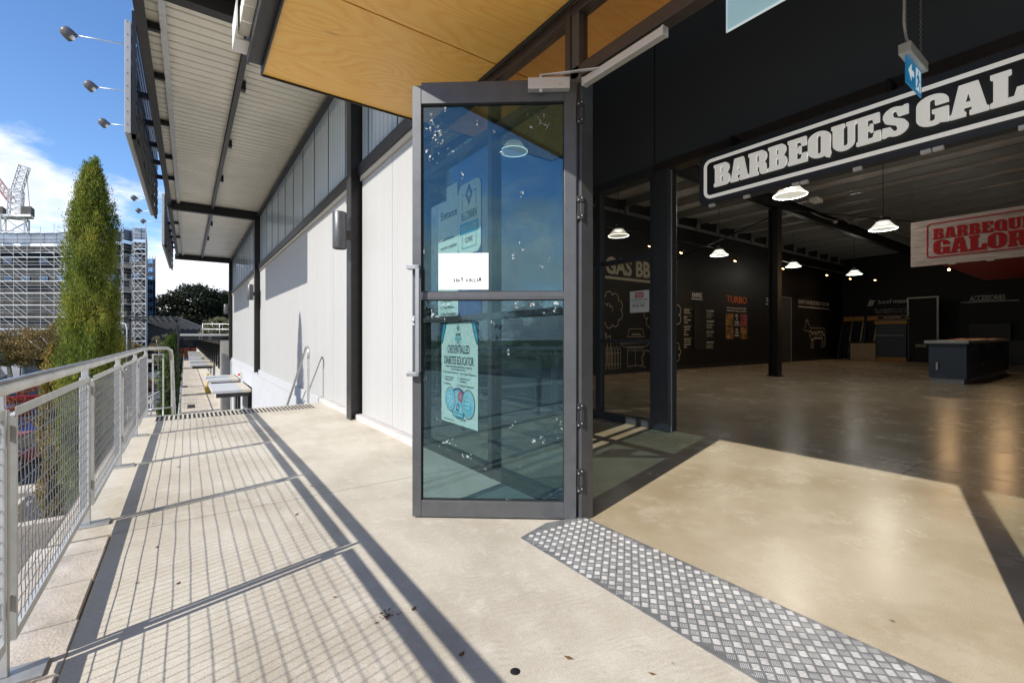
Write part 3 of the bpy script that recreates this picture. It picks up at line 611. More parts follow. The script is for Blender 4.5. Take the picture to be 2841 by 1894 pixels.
for z0, z1 in ((.115, 1.388), (1.435, 2.63)):
    lbox(MB(), .1505, 1.0545, z0, z1, -.003, .003).build('glass', 'g_door', D)
mb = MB()
for z0, z1 in ((.115, 1.388), (1.435, 2.63)):
    for a, b, c, d in ((.1505, .156, z0, z1), (1.049, 1.0545, z0, z1), (.156, 1.049, z0, z0 + .006), (.156, 1.049, z1 - .006, z1)): lbox(mb, a, b, c, d, -.012, .012)
mb.build('glazing_gasket', 'rubber', D)
M['handle'] = mat('brushed_steel', (.36, .37, .38), .38, metal=.7, var=.15, vscale=10)
hd = MB(); lbox(hd, 1.055, 1.079, .905, 1.60, .062, .078); lbox(hd, 1.055, 1.135, 1.575, 1.60, T, .078); lbox(hd, 1.055, 1.135, .905, .93, T, .078)
hd.build('handle', 'handle', D, .002)
lk_ = MB(); lbox(lk_, 1.095, 1.112, 1.225, 1.285, T, T + .008); lk_.lathe([(0, .02), (.012, .02), (.012, 0)], L_(1.10, 1.255, T + .002), 12, dn).build('lock', 'galv', D)
cl = MB(); lbox(cl, .118, .377, 2.682, 2.752, T, T + .052); co = cl.build('door_closer', 'alu', D, .004)
MB().lathe([(0, .0), (.014, 0), (.014, .02)], L_(.295, 2.67, T + .03), 14, (0, 0, 1)).build('valve_cap', 'alu', co)
mb = MB(); p0 = L_(.296, 2.772, T + .03); p1 = Vector((2.005, 1.86, 2.735)); mb.bar(p0, p1, .02, .006); mb.tube([p0 - dz * .025, p0 + dz * .006], .011, 10); mb.tube([p1 - dz * .02, p1 + dz * .01], .009, 10)
mb.build('closer_arm', 'alu', D)
text('°°°', 'mark', 'ink', co, L_(.185, 2.70, T + .0535), -du, dz, .006)
for i, z in enumerate((2.56, 1.96, .66, .25)):
    hg = MB(); lbox(hg, .022, .073, z - .05, z + .05, -.012, .012)
    for dzz in (-.055, .055): lbox(hg, .028, .072, z + dzz - .02, z + dzz + .02, .008, .020)
    hh = hg.build('hinge', 'black', D, .003)
    for dzz in (-.055, .055):
        for a in (.04, .06): MB().lathe([(0, .004), (.004, .003), (.004, 0)], L_(a, z + dzz + (.006 if a < .05 else -.006), .020), 8, dn).build('screw', 'alu', hh)
# sticky-tape scraps left on the glass
def glassy(n):
    m = bpy.data.materials.new(n); m.use_nodes = True; t = m.node_tree; b = t.nodes['Principled BSDF']; b.inputs['Base Color'].default_value = (.42, .46, .47, 1); b.inputs['Roughness'].default_value = .4
    tr = N(t, 'ShaderNodeBsdfTransparent'); a = N(t, 'ShaderNodeMixShader'); g = N(t, 'ShaderNodeTexCoord'); v = N(t, 'ShaderNodeTexNoise'); v.inputs['Scale'].default_value = 60
    rr = N(t, 'ShaderNodeValToRGB'); rr.color_ramp.elements[0].position = .42; rr.color_ramp.elements[1].position = .66
    t.links.new(g.outputs['Object'], v.inputs[0]); t.links.new(v.outputs[0], rr.inputs[0]); t.links.new(rr.outputs[0], a.inputs[0]); t.links.new(tr.outputs[0], a.inputs[1]); t.links.new(b.outputs[0], a.inputs[2]); t.links.new(a.outputs[0], t.nodes['Material Output'].inputs[0]); return m
random.seed(11)
tp = MB(); 
def scrap(s, z, a, rot=None):
    n_ = random.choice((3, 4, 4, 6)); r0 = random.uniform(0, 6.28); th_ = random.uniform(0, 3.14); el = random.uniform(.18, .8); c_, d_ = math.cos(th_), math.sin(th_)
    pts = []
    for k in range(n_):
        p_, q_ = a * random.uniform(.45, 1.2) * math.cos(r0 + 6.28 * k / n_), a * el * random.uniform(.4, 1.2) * math.sin(r0 + 6.28 * k / n_)
        pts.append((s + p_ * c_ - q_ * d_, z + p_ * d_ + q_ * c_))
    off = .0035 + random.uniform(0, .002)
    tp.add([L_(p[0], p[1], off) for p in pts], [tuple(range(n_))])
cl_ = [(.97, 2.50, 26, .05, .07), (.95, 2.42, 14, .03, .06), (.30, 2.52, 16, .06, .06), (.27, 2.46, 8, .04, .05), (.86, 2.33, 6, .02, .015), (.99, 2.28, 7, .03, .05), (.42, 1.98, 3, .02, .05), (.27, 1.60, 9, .05, .04), (.33, 1.70, 3, .05, .03),
       (.23, 1.30, 10, .05, .05), (.95, 1.27, 10, .05, .04), (.45, .62, 4, .08, .06), (.70, 2.50, 3, .04, .02), (.95, .62, 5, .03, .08), (.88, .47, 12, .06, .04), (.76, .40, 7, .04, .03), (.66, .33, 6, .03, .03), (.30, .50, 9, .1, .03), (.17, .60, 7, .03, .06), (.40, .36, 6, .1, .05), (.60, 1.0, 4, .3, .4), (.5, 2.1, 10, .4, .4)]
for s, z, n_, a, b in cl_:
    for k in range(int(n_ * 1.3)): scrap(s + random.gauss(0, a * .55), z + random.gauss(0, b * .55), random.choice((.003, .004, .006, .009, .014, .02)))
for s, z, w_, h_ in ((.385, 2.56, .012, .03), (.47, 1.66, .014, .035), (.43, 1.75, .006, .018), (.35, 1.355, .03, .022), (.45, 1.36, .022, .05), (.20, 1.365, .03, .02), (.905, 2.60, .010, .03), (.50, 1.06, .012, .05), (1.04, 1.70, .01, .03), (.9, 1.36, .04, .012), (.5, .122, .03, .006), (.22, .118, .05, .006)):
    tp.add([L_(s - w_ / 2, z - h_ / 2, .0045), L_(s + w_ / 2, z - h_ / 2, .0045), L_(s + w_ / 2, z + h_ / 2, .0045), L_(s - w_ / 2, z + h_ / 2, .0045)], [(0, 1, 2, 3)])
tp.build('tape_scrap', glassy('tape_residue'), D, kind='stuff')
# paper note taped behind the glass, the writing showing in mirror image
nt_ = MB(); lbox(nt_, .628, .946, 1.452, 1.683, .0065, .0072)
note = nt_.build('paper_note', 'paper', None, label='white landscape sheet with mirrored handwriting on the open glass door', cat='paper')
def strokes(parent, segs_, o, u, v, w, m='ink', n=.0006):
    mb = MB(); u, v = Vector(u), Vector(v); nn = u.cross(v)
    for s_ in segs_:
        for (a, b) in zip(s_[:-1], s_[1:]):
            p = Vector(o) + u * a[0] + v * a[1]; q = Vector(o) + u * b[0] + v * b[1]; d = (q - p)
            if d.length < 1e-6: continue
            sd = nn.cross(d).normalized() * w / 2
            mb.add([p - sd + nn * n, q - sd + nn * n, q + sd + nn * n, p + sd + nn * n], [(0, 1, 2, 3)])
    return mb.build('handwriting', m, parent)
GL = {'M': [[(0, 0), (.1, 1), (.45, .3), (.8, 1), (.9, 0)]], 'A': [[(0, 0), (.45, 1), (.8, 0)], [(.2, .4), (.7, .4)]], 'J': [[(.6, 1), (.6, .1), (.3, -.1), (0, .2)]], 'U': [[(0, 1), (.1, .15), (.4, 0), (.7, .2), (.7, 1)]],
      'R': [[(0, 0), (.05, 1), (.55, .9), (.5, .55), (.05, .5), (.7, 0)]], 'P': [[(0, 0), (.05, 1), (.6, .9), (.55, .5), (.05, .45)]], 'K': [[(0, 0), (.05, 1)], [(.6, 1), (.08, .45), (.7, 0)]]}
def hand(word, x0, wid, h):
    out = []; x = x0; st_ = wid / len(word)
    for ch in word:
        if ch != ' ':
            sc_ = 1.0 if ch in 'MP' else .72
            for s_ in GL[ch]: out.append([(x + p[0] * st_ * .8, p[1] * h * sc_) for p in s_])
        x += st_
    return out
# mirrored: text runs from the hinge side outwards (direction du is leftwards on the page)
strokes(note, hand('MAJURA PARK', 0, .185, .03), L_(.675, 1.50, .0078), du, dz, .0036, n=-.0006)

# ----- posters on the sidelight, plane X = 2.02 facing out; u = -Y
U_ = Vector((0, -1, 0)); Zv = Vector((0, 0, 1)); XP = Xe + .016
def pp(y, z, k=0): return Vector((XP - .0012 * k, y, z))
def prect(mb, y0, y1, z0, z1, k): return mb.box(XP - .0012 * k - .001, XP - .0012 * k, min(y0, y1), max(y0, y1), z0, z1)
po = prect(MB(), 4.15, 3.74, 1.295, 2.47, 0); prect(po, 3.97, 3.75, 2.47, 2.60, 0)
po = po.build('entrance_poster', 'poster_mint', None, label='pale poster headed Entrance behind the door glass, upper part shaded', cat='poster')
BASE[po.name] = Vector(po.location)
text('Entrance', 'lettering', 'ink', po, pp(4.09, 2.30, 2), U_, Zv, .075, .33, bold=.02, extr=.001)
for i, s_ in enumerate(('Comprehensive', 'care for a healthier', 'you')): text(s_, 'lettering', 'ink', po, pp(4.09, 2.09 - i * .085, 2), U_, Zv, .036, (.27, .33, .06)[i], extr=.001)
text('Choose us for :', 'lettering', 'ink', po, pp(4.09, 1.74, 2), U_, Zv, .032, .24, extr=.001)
for i, s_ in enumerate(('Health Check Ups', 'Skin Checks', 'Vaccinations', 'Travel Medicine', 'Minor Procedures')):
    text(s_, 'lettering', 'ink', po, pp(4.045, 1.62 - i * .065, 2), U_, Zv, .028, (.26, .18, .19, .24, .26)[i], extr=.001)
    curve_mesh('tick_ring', [arc(0, 0, .016, .016, 0, 352, 14), arc(0, 0, .012, .012, 0, 352, 14)], 'ink', po, pp(4.075, 1.632 - i * .065, 2), U_, Zv, .001)
cp = prect(MB(), 3.735, 3.33, 1.295, 1.95, 0).build('clinic_poster', 'poster_navy', None, label='navy clinic poster with white rounded logo panel, behind the door glass', cat='poster')
curve_mesh('logo_panel', [rrect(0, 0, .40, .64, .08)], 'poster_mint', cp, pp(3.735, 1.90, 1), U_, Zv, .001)
LG = pp(3.535, 0, 2)
def clinic_logo(par, y, z, s, k):
    o = pp(y, z, k)
    curve_mesh('logo_diamond', [[(0, .11 * s), (.065 * s, 0), (0, -.11 * s), (-.065 * s, 0)], [(-.012 * s, .05 * s), (.012 * s, .05 * s), (.012 * s, .014 * s), (.035 * s, .014 * s), (.035 * s, -.014 * s), (.012 * s, -.014 * s), (.012 * s, -.05 * s), (-.012 * s, -.05 * s), (-.012 * s, -.014 * s), (-.035 * s, -.014 * s), (-.035 * s, .014 * s), (-.012 * s, .014 * s)]], 'poster_navy', par, o, U_, Zv, .001)
    text('BELCONNEN', 'lettering', 'ink', par, o + Zv * (-.245 * s), U_, Zv, .085 * s, .30 * s, 'CENTER', extr=.001)
    MB().box(o.x - .001, o.x, o.y - .18 * s, o.y + .18 * s, o.z - .385 * s, o.z - .275 * s).build('logo_band', 'poster_teal', par)
    text('MEDICAL & SKIN', 'lettering', 'poster_mint', par, o + Zv * (-.36 * s) + Vector((-.0012, 0, 0)), U_, Zv, .06 * s, .30 * s, 'CENTER', extr=.001)
    text('CLINIC', 'lettering', 'ink', par, o + Zv * (-.475 * s), U_, Zv, .055 * s, .15 * s, 'CENTER', extr=.001)
    curve_mesh('logo_border', [[(-.14 * s, -.14 * s), (-.14 * s, .02 * s), (-.07 * s, .02 * s), (-.07 * s, .012 * s), (-.132 * s, .012 * s), (-.132 * s, -.14 * s)], [(.14 * s, -.14 * s), (.14 * s, .02 * s), (.07 * s, .02 * s), (.07 * s, .012 * s), (.132 * s, .012 * s), (.132 * s, -.14 * s)], [(-.14 * s, -.40 * s), (-.14 * s, -.53 * s), (.14 * s, -.53 * s), (.14 * s, -.40 * s), (.132 * s, -.40 * s), (.132 * s, -.522 * s), (-.132 * s, -.522 * s), (-.132 * s, -.40 * s)]], 'poster_teal', par, o, U_, Zv, .001)
clinic_logo(cp, 3.535, 2.43, .9, 3)
for i, s_ in enumerate(('Belconnen Medical &', 'Skin Clinic working', 'together to help you', 'achieve better health', 'and wellbeing.')):
    text(s_, 'lettering', 'poster_mint', cp, pp(3.53, 1.82 - i * .062, 2), U_, Zv, .032, (.31, .29, .30, .32, .22)[i], 'CENTER', extr=.001)
dp = prect(MB(), 4.075, 3.385, .335, 1.285, 0).build('diabetes_poster', 'poster_mint', None, label='pale poster headed Credentialled Diabetes Educator, with three round pictures', cat='poster')
for sgn, yy in ((1, 4.075), (-1, 3.385)):
    curve_mesh('corner_wave', [[(0, 0), (.125, 0), (.10, -.02), (.085, -.07), (.05, -.14), (.03, -.19), (0, -.205)]], 'ink', dp, pp(yy, 1.285, 1), U_ * sgn, Zv * 1, .0008)
    curve_mesh('corner_wave', [[(0, 0), (.11, 0), (.085, -.02), (.072, -.07), (.04, -.135), (.022, -.18), (0, -.195)]], 'poster_teal', dp, pp(yy, 1.285, 2), U_ * sgn, Zv, .0008)
    curve_mesh('corner_wave', [[(0, 0), (.05, 0), (.035, -.04), (.022, -.08), (0, -.13)]], 'poster_navy', dp, pp(yy, 1.285, 3), U_ * sgn, Zv, .0008)
clinic_logo(dp, 3.735, 1.235, .30, 3)
text('CREDENTIALLED', 'lettering', 'ink', dp, pp(3.735, 1.0, 2), U_, Zv, .075, .42, 'CENTER', bold=.015, extr=.001)
text('DIABETES EDUCATOR', 'lettering', 'ink', dp, pp(3.735, .895, 2), U_, Zv, .075, .56, 'CENTER', bold=.015, extr=.001)
for i, s_ in enumerate(('THE ROAD TO BETTER DIABETES MANAGEMENT STARTS WITH EDUCATION', 'YOUR PATH TO HEALING STARTS HERE...')): text(s_, 'lettering', 'ink', dp, pp(3.735, .865 - i * .024, 2), U_, Zv, .012, (.5, .27)[i], 'CENTER', extr=.001)
for i, (s_, w_) in enumerate((('Blood Glucose Monitoring', .24), ('Continuous Glucose', .18), ('Monitoring (CGM)', .15), ('Insulin Pumps', .12))):
    text(s_, 'lettering', 'ink', dp, pp(4.0, .805 - (0, .045, .07, .11)[i], 2), U_, Zv, .018, w_, extr=.001)
for i, (s_, w_) in enumerate((('Type 1 & Type 2 Management', .29), ('Insulin starts and', .17), ('adjustments', .12), ('Paediatric & Adolescents', .25))):
    text(s_, 'lettering', 'ink', dp, pp(3.705, .805 - (0, .045, .07, .11)[i], 2), U_, Zv, .018, w_, extr=.001)
for yy, zz in ((4.03, .81), (4.03, .765), (4.03, .70), (3.735, .81), (3.735, .765), (3.735, .70)):
    curve_mesh('tick_ring', [arc(0, 0, .014, .014, 0, 352, 12), arc(0, 0, .010, .010, 0, 352, 12)], 'poster_teal', dp, pp(yy, zz, 2), U_, Zv, .001)
M['cyanpic'] = mat('picture_blue', (.05, .40, .50), .5, var=.5, vscale=9, c2=(.35, .62, .68))
M['pinkpic'] = mat('picture_pink', (.62, .10, .14), .5, var=.4, vscale=60)
def oval(par, y, z, rx, rz, k):
    curve_mesh('picture_ring', [arc(0, 0, rx + .016, rz + .018, 0, 352, 26)], 'poster_navy', par, pp(y, z, k), U_, Zv, .0008)
    curve_mesh('picture_ring', [arc(0, 0, rx + .007, rz + .008, 0, 352, 26)], 'poster_mint', par, pp(y, z, k + .8), U_, Zv, .0008)
    curve_mesh('picture', [arc(0, 0, rx, rz, 0, 352, 26)], 'cyanpic', par, pp(y, z, k + 1.6), U_, Zv, .0008)
curve_mesh('picture_ring', [arc(0, .56, .155, .12, 0, 180, 14) + arc(0, .51, .155, .12, 180, 360, 14)], 'poster_navy', dp, pp(3.735, 0, 2), U_, Zv, .0008)
curve_mesh('picture', [arc(0, .56, .13, .10, 0, 180, 14) + arc(0, .51, .13, .10, 180, 360, 14)], 'cyanpic', dp, pp(3.735, 0, 3), U_, Zv, .0008)
curve_mesh('picture_flower', [arc(0, 0, .052, .052, 0, 352, 18), arc(0, 0, .017, .017, 0, 352, 10)], 'pinkpic', dp, pp(3.69, .60, 3.8), U_, Zv, .0008)
curve_mesh('picture_meter', [[(-.035, -.03), (.01, -.045), (.035, .02), (-.01, .035)], [(-.02, -.018), (.005, -.026), (.02, .012), (-.006, .02)]], 'ink', dp, pp(3.74, .50, 3.8), U_, Zv, .0008)
oval(dp, 3.885, .56, .085, .098, 4); oval(dp, 3.545, .545, .10, .115, 4)
for (a, b) in ((0, 0), (.02, .03), (-.03, .02), (-.02, -.035), (.035, -.02), (.01, -.055), (-.045, -.01), (.02, .06)): 
    curve_mesh('picture_cube', [[(-.008, -.008), (.008, -.006), (.007, .009), (-.008, .008)]], 'paper', dp, pp(3.885 + a, .555 + b, 6.5), U_, Zv, .0008)
for a in range(3):
    for b in range(3): curve_mesh('picture_pill', [arc(0, 0, .008, .008, 0, 352, 8)], 'paper', dp, pp(3.565 + (a - 1) * .026, .55 + (b - 1) * .035, 6.5), U_, Zv, .0008)
curve_mesh('info_band', [rrect(-.105, -.02, .105, .02, .012)], 'poster_teal', dp, pp(3.735, .425, 4), U_, Zv, .0008)
text('MORE INFORMATION', 'lettering', 'paper', dp, pp(3.735, .417, 5), U_, Zv, .017, .17, 'CENTER', extr=.001)
text('02 5100 3187', 'lettering', 'ink', dp, pp(3.72, .382, 2), U_, Zv, .02, .13, 'LEFT', extr=.001)
text('www.belconnenclinic.com.au', 'lettering', 'ink', dp, pp(4.03, .357, 2), U_, Zv, .013, .22, extr=.001)

# notice on the inner window
ntc = MB().box(Xi - .024, Xi - .022, 3.675, 3.98, 1.47, 1.75).build('closing_notice', 'paper', None, label='white store closed notice with a red logo on the inner window', cat='notice')
def ip(y, z): return Vector((Xi - .0255, y, z))
MB().box(Xi - .0252, Xi - .0245, 3.76, 3.90, 1.66, 1.73).build('notice_logo', 'red', ntc)
text('BARBEQUES', 'lettering', 'paper', ntc, ip(3.83, 1.70), U_, Zv, .018, .12, 'CENTER', bold=.02, extr=.001)
text('GALORE', 'lettering', 'paper', ntc, ip(3.83, 1.672), U_, Zv, .022, .11, 'CENTER', bold=.02, extr=.001)
text('THIS STORE IS NOW CLOSED', 'lettering', 'ink', ntc, ip(3.83, 1.625), U_, Zv, .017, .26, 'CENTER', extr=.001)
text('Your nearest store is located at', 'lettering', 'ink', ntc, ip(3.83, 1.59), U_, Zv, .011, .2, 'CENTER', extr=.001)
strokes(ntc, hand('MAJURA PARK', 0, .19, .032), ip(3.93, 1.545), U_, Zv, .004)

# ================================================================ DECK FITTINGS
# checker plate ramp
pl = root('tread_plate', (1.8, 1.2, 0), 'aluminium five-bar tread plate laid as a ramp across the doorway', 'ramp plate')
MB().add([(1.56, 2.09, .004), (1.54, -.9, .004), (2.05, -.9, .016), (2.05, 2.09, .016), (1.80, 2.15, .010), (1.56, 2.09, 0), (1.54, -.9, 0), (2.05, -.9, 0), (2.05, 2.09, 0), (1.80, 2.15, 0)],
         [(0, 1, 2, 3, 4), (9, 8, 7, 6, 5), (0, 5, 6, 1), (3, 8, 9, 4), (4, 9, 5, 0), (1, 6, 7, 2), (2, 7, 8, 3)]).build('sheet', 'plate', pl)
tb = MB(); cell = .036; ca, sa = math.cos(R(40)), math.sin(R(40))
def plz(x): return .004 + (x - 1.55) / .5 * .012
for i in range(-60, 61):
    for j in range(-60, 61):
        cx_, cy_ = 1.8 + (i * ca - j * sa) * cell, .62 + (i * sa + j * ca) * cell
        if not (1.575 < cx_ < 2.035 and -.88 < cy_ < 2.07): continue
        horiz = (i + j) % 2
        for k in range(-2, 3):
            o1 = k * .0062; a1, b1 = (ca, sa) if horiz else (-sa, ca); a2, b2 = (-b1, a1)
            px, py = cx_ + a2 * o1, cy_ + b2 * o1; hl = .0155; hw = .0018
            z = plz(px)
            vs = []
            for (s_, w_, zz) in ((-hl, 0, 0), (-hl * .6, hw, 0), (hl * .6, hw, 0), (hl, 0, 0), (hl * .6, -hw, 0), (-hl * .6, -hw, 0), (-hl * .6, 0, .0014), (hl * .6, 0, .0014)):
                x_ = px + a1 * s_ + a2 * w_; vs.append((x_, py + b1 * s_ + b2 * w_, plz(x_) + zz + .0001))
            tb.add(vs, [(0, 6, 1), (1, 6, 7, 2), (2, 7, 3), (3, 7, 4), (4, 7, 6, 5), (5, 6, 0)])
tb.build('raised_bars', 'plateb', pl)
for k in range(10):
    for xx in (1.572, 2.034): MB().lathe([(0, .0022), (.006, .002), (.008, .0002)], (xx, 1.98 - k * .30, plz(xx)), 10).build('screw', 'galv', pl)
# drain grate
dg = root('drain_grate', (.7, 8.1, 0), 'dark slotted drain channel crossing the deck before the stairs', 'drain')
MB().box(-.34, 1.76, 7.88, 7.885, .0005, .004).box(-.34, 1.76, 8.355, 8.36, .0005, .004).build('channel_edge', 'galv', dg)
mb = MB(); x = -.335
while x < 1.74: mb.box(x, x + .026, 7.905, 8.33, .0005, .0022); x += .0535
mb.build('slots', mat('slot_dark', (.012, .012, .012), .8), dg)
# railing
rl = root('deck_railing', (-.48, 2, 0), 'galvanised steel railing with woven wire infill along the deck', 'railing')
RX = -.48; PY = [2.235 + 1.535 * k for k in range(-6, 5)]
def rx(y): return -.502 + .0075 * (y - 2.24)
MB().tube([(rx(PY[0]) + .012, PY[0] - .4, .983), (rx(4) + .012, 4.0, .983), (RX, 6.0, .983), (RX, 8.30, .983)] + [(RX + .26 - .26 * math.cos(R(a)), 8.30 + .26 * math.sin(R(a)), .985) for a in (15, 35, 55, 75, 90)] + [(RX + .30, 8.58, .95), (RX + .31, 8.66, .86), (RX + .31, 13.2, -1.78)], .0265, 16).build('handrail', 'galvrail', rl)
for y in PY:
    RX = rx(y)
    p = MB().box(RX - .03, RX + .02, y - .011, y + .011, .012, .905).box(RX - .022, RX + .012, y - .009, y + .009, .905, .965)
    pst = p.build('post', 'galvpaint', rl, .003)
    MB().box(RX - .06, RX + .11, y - .055, y + .05, .001, .012).build('base_plate', 'galv', pst, .002)
RX = -.48
random.seed(5)
def mesh_panel(y0, y1, parent):
    f = MB(); x = rx((y0 + y1) / 2) + .012
    f.box(x - .018, x + .012, y0, y1, .878, .882).box(x + .009, x + .013, y0, y1, .882, .911).box(x + .009, x + .013, y0, y1, .112, .146).box(x - .018, x + .009, y0, y1, .112, .116)
    f.box(x - .018, x + .009, y0, y0 + .004, .116, .878).box(x + .009, x + .013, y0, y0 + .018, .146, .882).box(x - .018, x + .009, y1 - .004, y1, .116, .878).box(x + .009, x + .013, y1 - .018, y1, .146, .882)
    for yy in (y0 - .03, y1 - .005): 
        for z in (.22, .80): f.box(x - .01, x, yy, yy + .035, z, z + .05)
    fr = f.build('panel_frame', 'galvpaint', parent)
    w = MB(); n = 30
    for i in range(1, n):
        yy = y0 + (y1 - y0) * i / n + random.uniform(-.003, .003); ph = random.uniform(0, 6); am = random.uniform(.0004, .0022); fq = random.uniform(.3, .7)
        w.tube([(x + .004 + .0012 * (-1) ** k, yy + am * math.sin(k * fq + ph), .118 + .765 * k / 15) for k in range(16)], .0016, 5, False)
    m_ = 15
    for i in range(1, m_):
        z = .118 + .765 * i / m_ + random.uniform(-.0015, .0015); ph = random.uniform(0, 6); am = random.uniform(.0004, .0015)
        w.tube([(x + .004 - .0012 * (-1) ** k, y0 + (y1 - y0) * k / 30, z + am * math.sin(k * .45 + ph) + .0006 * (-1) ** k) for k in range(31)], .0017, 5, False)
    w.build('wire_mesh', 'wire', fr)
for a, b in zip(PY[:-1], PY[1:]): mesh_panel(a + .030, b - .030, rl)
# end return panel facing along the deck
f = MB(); yr = 8.5
f.box(RX + .085, RX + .105, yr - .006, yr + .006, .09, .905).box(RX + .205, RX + .225, yr - .006, yr + .006, .09, .905).box(RX + .105, RX + .205, yr - .006, yr + .006, .885, .905).box(RX + .105, RX + .205, yr - .006, yr + .006, .09, .11)
rp = f.build('return_panel', 'galvpaint', rl, .002)
w = MB()
for z in (.2, .29, .38, .47, .56, .65, .74, .83): w.tube([(RX + .105, yr, z), (RX + .205, yr, z)], .0025, 5)
w.tube([(RX + .155, yr, .1), (RX + .155, yr, .89)], .002, 5); w.build('wire_mesh', 'wire', rp)
MB().box(RX + .01, RX + .09, yr - .01, yr + .01, .18, .23).box(RX + .01, RX + .09, yr - .01, yr + .01, .78, .83).build('panel_bracket', 'galvpaint', rl)
f = MB()
for zt, w_ in ((.84, .02), (.13, .02)): f.bar((RX + .31, 8.7, zt - .02), (RX + .31, 13.1, zt - 2.62), .02, .03)
f.bar((RX + .31, 8.72, .1), (RX + .31, 8.72, .8), .02); f.box(RX + .29, RX + .33, 13.1, 13.14, -2.8, -1.8)
for k in range(1, 5): f.box(RX + .30, RX + .32, 8.72 + k * .9, 8.74 + k * .9, .1 - k * .53, .8 - k * .53)
f.build('stair_panel', 'galvpaint', rl)
MB().tube([(RX + .05, 8.46, .9885), (RX + .12, 8.555, .9885)], .0268, 14).build('rust_patch', 'rust', rl)
# handrail by the wall
hr = root('wall_handrail', (1.75, 8.5, 0), 'single galvanised handrail at the stair head beside the white wall', 'handrail')
MB().tube([(1.75, 12.9, -1.85), (1.75, 8.78, .93), (1.75, 8.70, .975), (1.75, 8.60, .97), (1.75, 8.535, .93), (1.75, 8.51, .88), (1.75, 8.53, .82), (1.75, 8.56, .80)], .021, 12).build('rail', 'galvrail', hr)
MB().box(1.728, 1.772, 8.50 + .06, 8.60, .0, .93).build('post', 'galvpaint', hr, .002)
MB().bar((1.75, 12.5, -2.6), (1.75, 12.5, -1.6), .04).build('post', 'galvpaint', hr)

# ================================================================ WALL LIGHTS, SIGN BOXES, FLOODS
def wall_light(y, lab):
    o = root('wall_light', (1.72, y, 2.35), lab, 'wall light', 'cylinder lights on the wall columns')
    MB().lathe([(0, .50), (.085, .50), (.092, .49), (.092, .012), (.085, 0), (.075, 0), (.072, .05), (0, .05)], (1.72, y, 2.36), 24).build('housing', 'frame', o)
    MB().box(1.79, 1.86, y - .03, y + .03, 2.5, 2.62).build('bracket', 'steel', o); return o
wall_light(6.45, 'charcoal cylinder wall light on the nearest facade column')
wall_light(17.0, 'charcoal cylinder wall light on the second facade column')
wall_light(28.0, 'charcoal cylinder wall light at the far end of the facade')
M['slat'] = mat('navy_slat', (.014, .019, .03), .5)
def sign_box(y0, y1, x0, x1, lab, n_):
    o = root('sign_box', (x0, y0, 4.33), lab, 'sign')
    e = Vector((x1 - x0, y1 - y0, 0)); t = Vector((.075, 0, 0))
    MB().obox((x0, y0, 4.33), e, t, (0, 0, 1.75)).build('sign_panel', 'white', o, .004)
    for k in range(9): MB().box(x0 + .03, x0 + .036, y0 - .004, y0 - .001, 4.45 + k * .2, 4.47 + k * .2).build('rivet', 'steel', o)
    L0 = Vector((x0 + .085, y0, 4.26)); fr = MB()
    fr.obox(L0, e, (.05, 0, 0), (0, 0, .07)); fr.obox(L0 + Vector((0, 0, 1.95)), e, (.05, 0, 0), (0, 0, .05))
    fr.obox(L0, e * .008, (.05, 0, 0), (0, 0, 1.95)); fr.obox(L0 + e * .992, e * .008, (.05, 0, 0), (0, 0, 1.95))
    fr.build('back_frame', 'black', o)
    for k in range(8): MB().obox(L0 + Vector((.052 + .0, 0, .12 + k * .235)), e, (.012, 0, 0), (0, 0, .15)).build('back_slat', 'slat', o)
    for k in range(n_):
        br = MB(); p = L0 + e * ((k + .5) / n_); br.box(p.x, fx(p.y) - .003, p.y, p.y + .06, 5.17, 5.27)
        br.box(p.x + .03, p.x + .05, p.y, p.y + .06, 4.3, 6.2); br.build('support_arm', 'black', o)
    return o
sign_box(9.25, 15.2, -.765, -.735, 'large white sign box hung off the canopy edge, nearest, black slats behind', 5)
sign_box(19.7, 26.4, -.66, -.60, 'farther white sign box hung off the canopy edge', 5)
M['lampgrey'] = mat('lamp_grey', (.10, .10, .11), .45)
def flood(x, y, z, xs_, lab, grp):
    o = root('sign_floodlight', (x, y, z), lab, 'floodlight', grp)
    ax = Vector((.75, 0, -.66)).normalized(); MB().tube([(xs_, y, z + .12), (x + .05, y, z + .02)], .009, 6).build('arm', 'galv', o)
    c = Vector((x, y, z)) - ax * .10
    MB().lathe([(.0, -.02), (.045, -.018), (.075, -.0), (.086, .03), (.09, .14), (.084, .143), (.075, .05), (0, .03)], c, 20, ax).build('head', 'lampgrey', o)
    MB().lathe([(0, .0), (.035, 0), (.035, .02), (0, .02)], (x + .02, y - .03, z + .05), 12, (0, 1, 0)).build('knuckle', 'black', o)
    MB().lathe([(0, .17), (.03, .165), (.04, .13), (.04, .10)], c, 12, ax).build('bulb', 'headl', o)
flood(-1.50, 10.05, 5.98, -.73, 'nearest floodlight on a thin arm above the near sign box', 'floodlights on arms over the sign boxes')
flood(-1.47, 11.9, 5.98, -.73, 'middle floodlight on a thin arm above the near sign box', 'floodlights on arms over the sign boxes')
flood(-1.48, 13.78, 5.98, -.73, 'third floodlight on a thin arm above the near sign box', 'floodlights on arms over the sign boxes')
flood(-1.43, 20.6, 5.98, -.62, 'first floodlight over the farther sign box', 'floodlights on arms over the sign boxes')
flood(-1.43, 22.55, 5.98, -.62, 'second floodlight over the farther sign box', 'floodlights on arms over the sign boxes')
flood(-1.41, 24.5, 5.98, -.62, 'last floodlight over the farther sign box, lowest in the picture', 'floodlights on arms over the sign boxes')

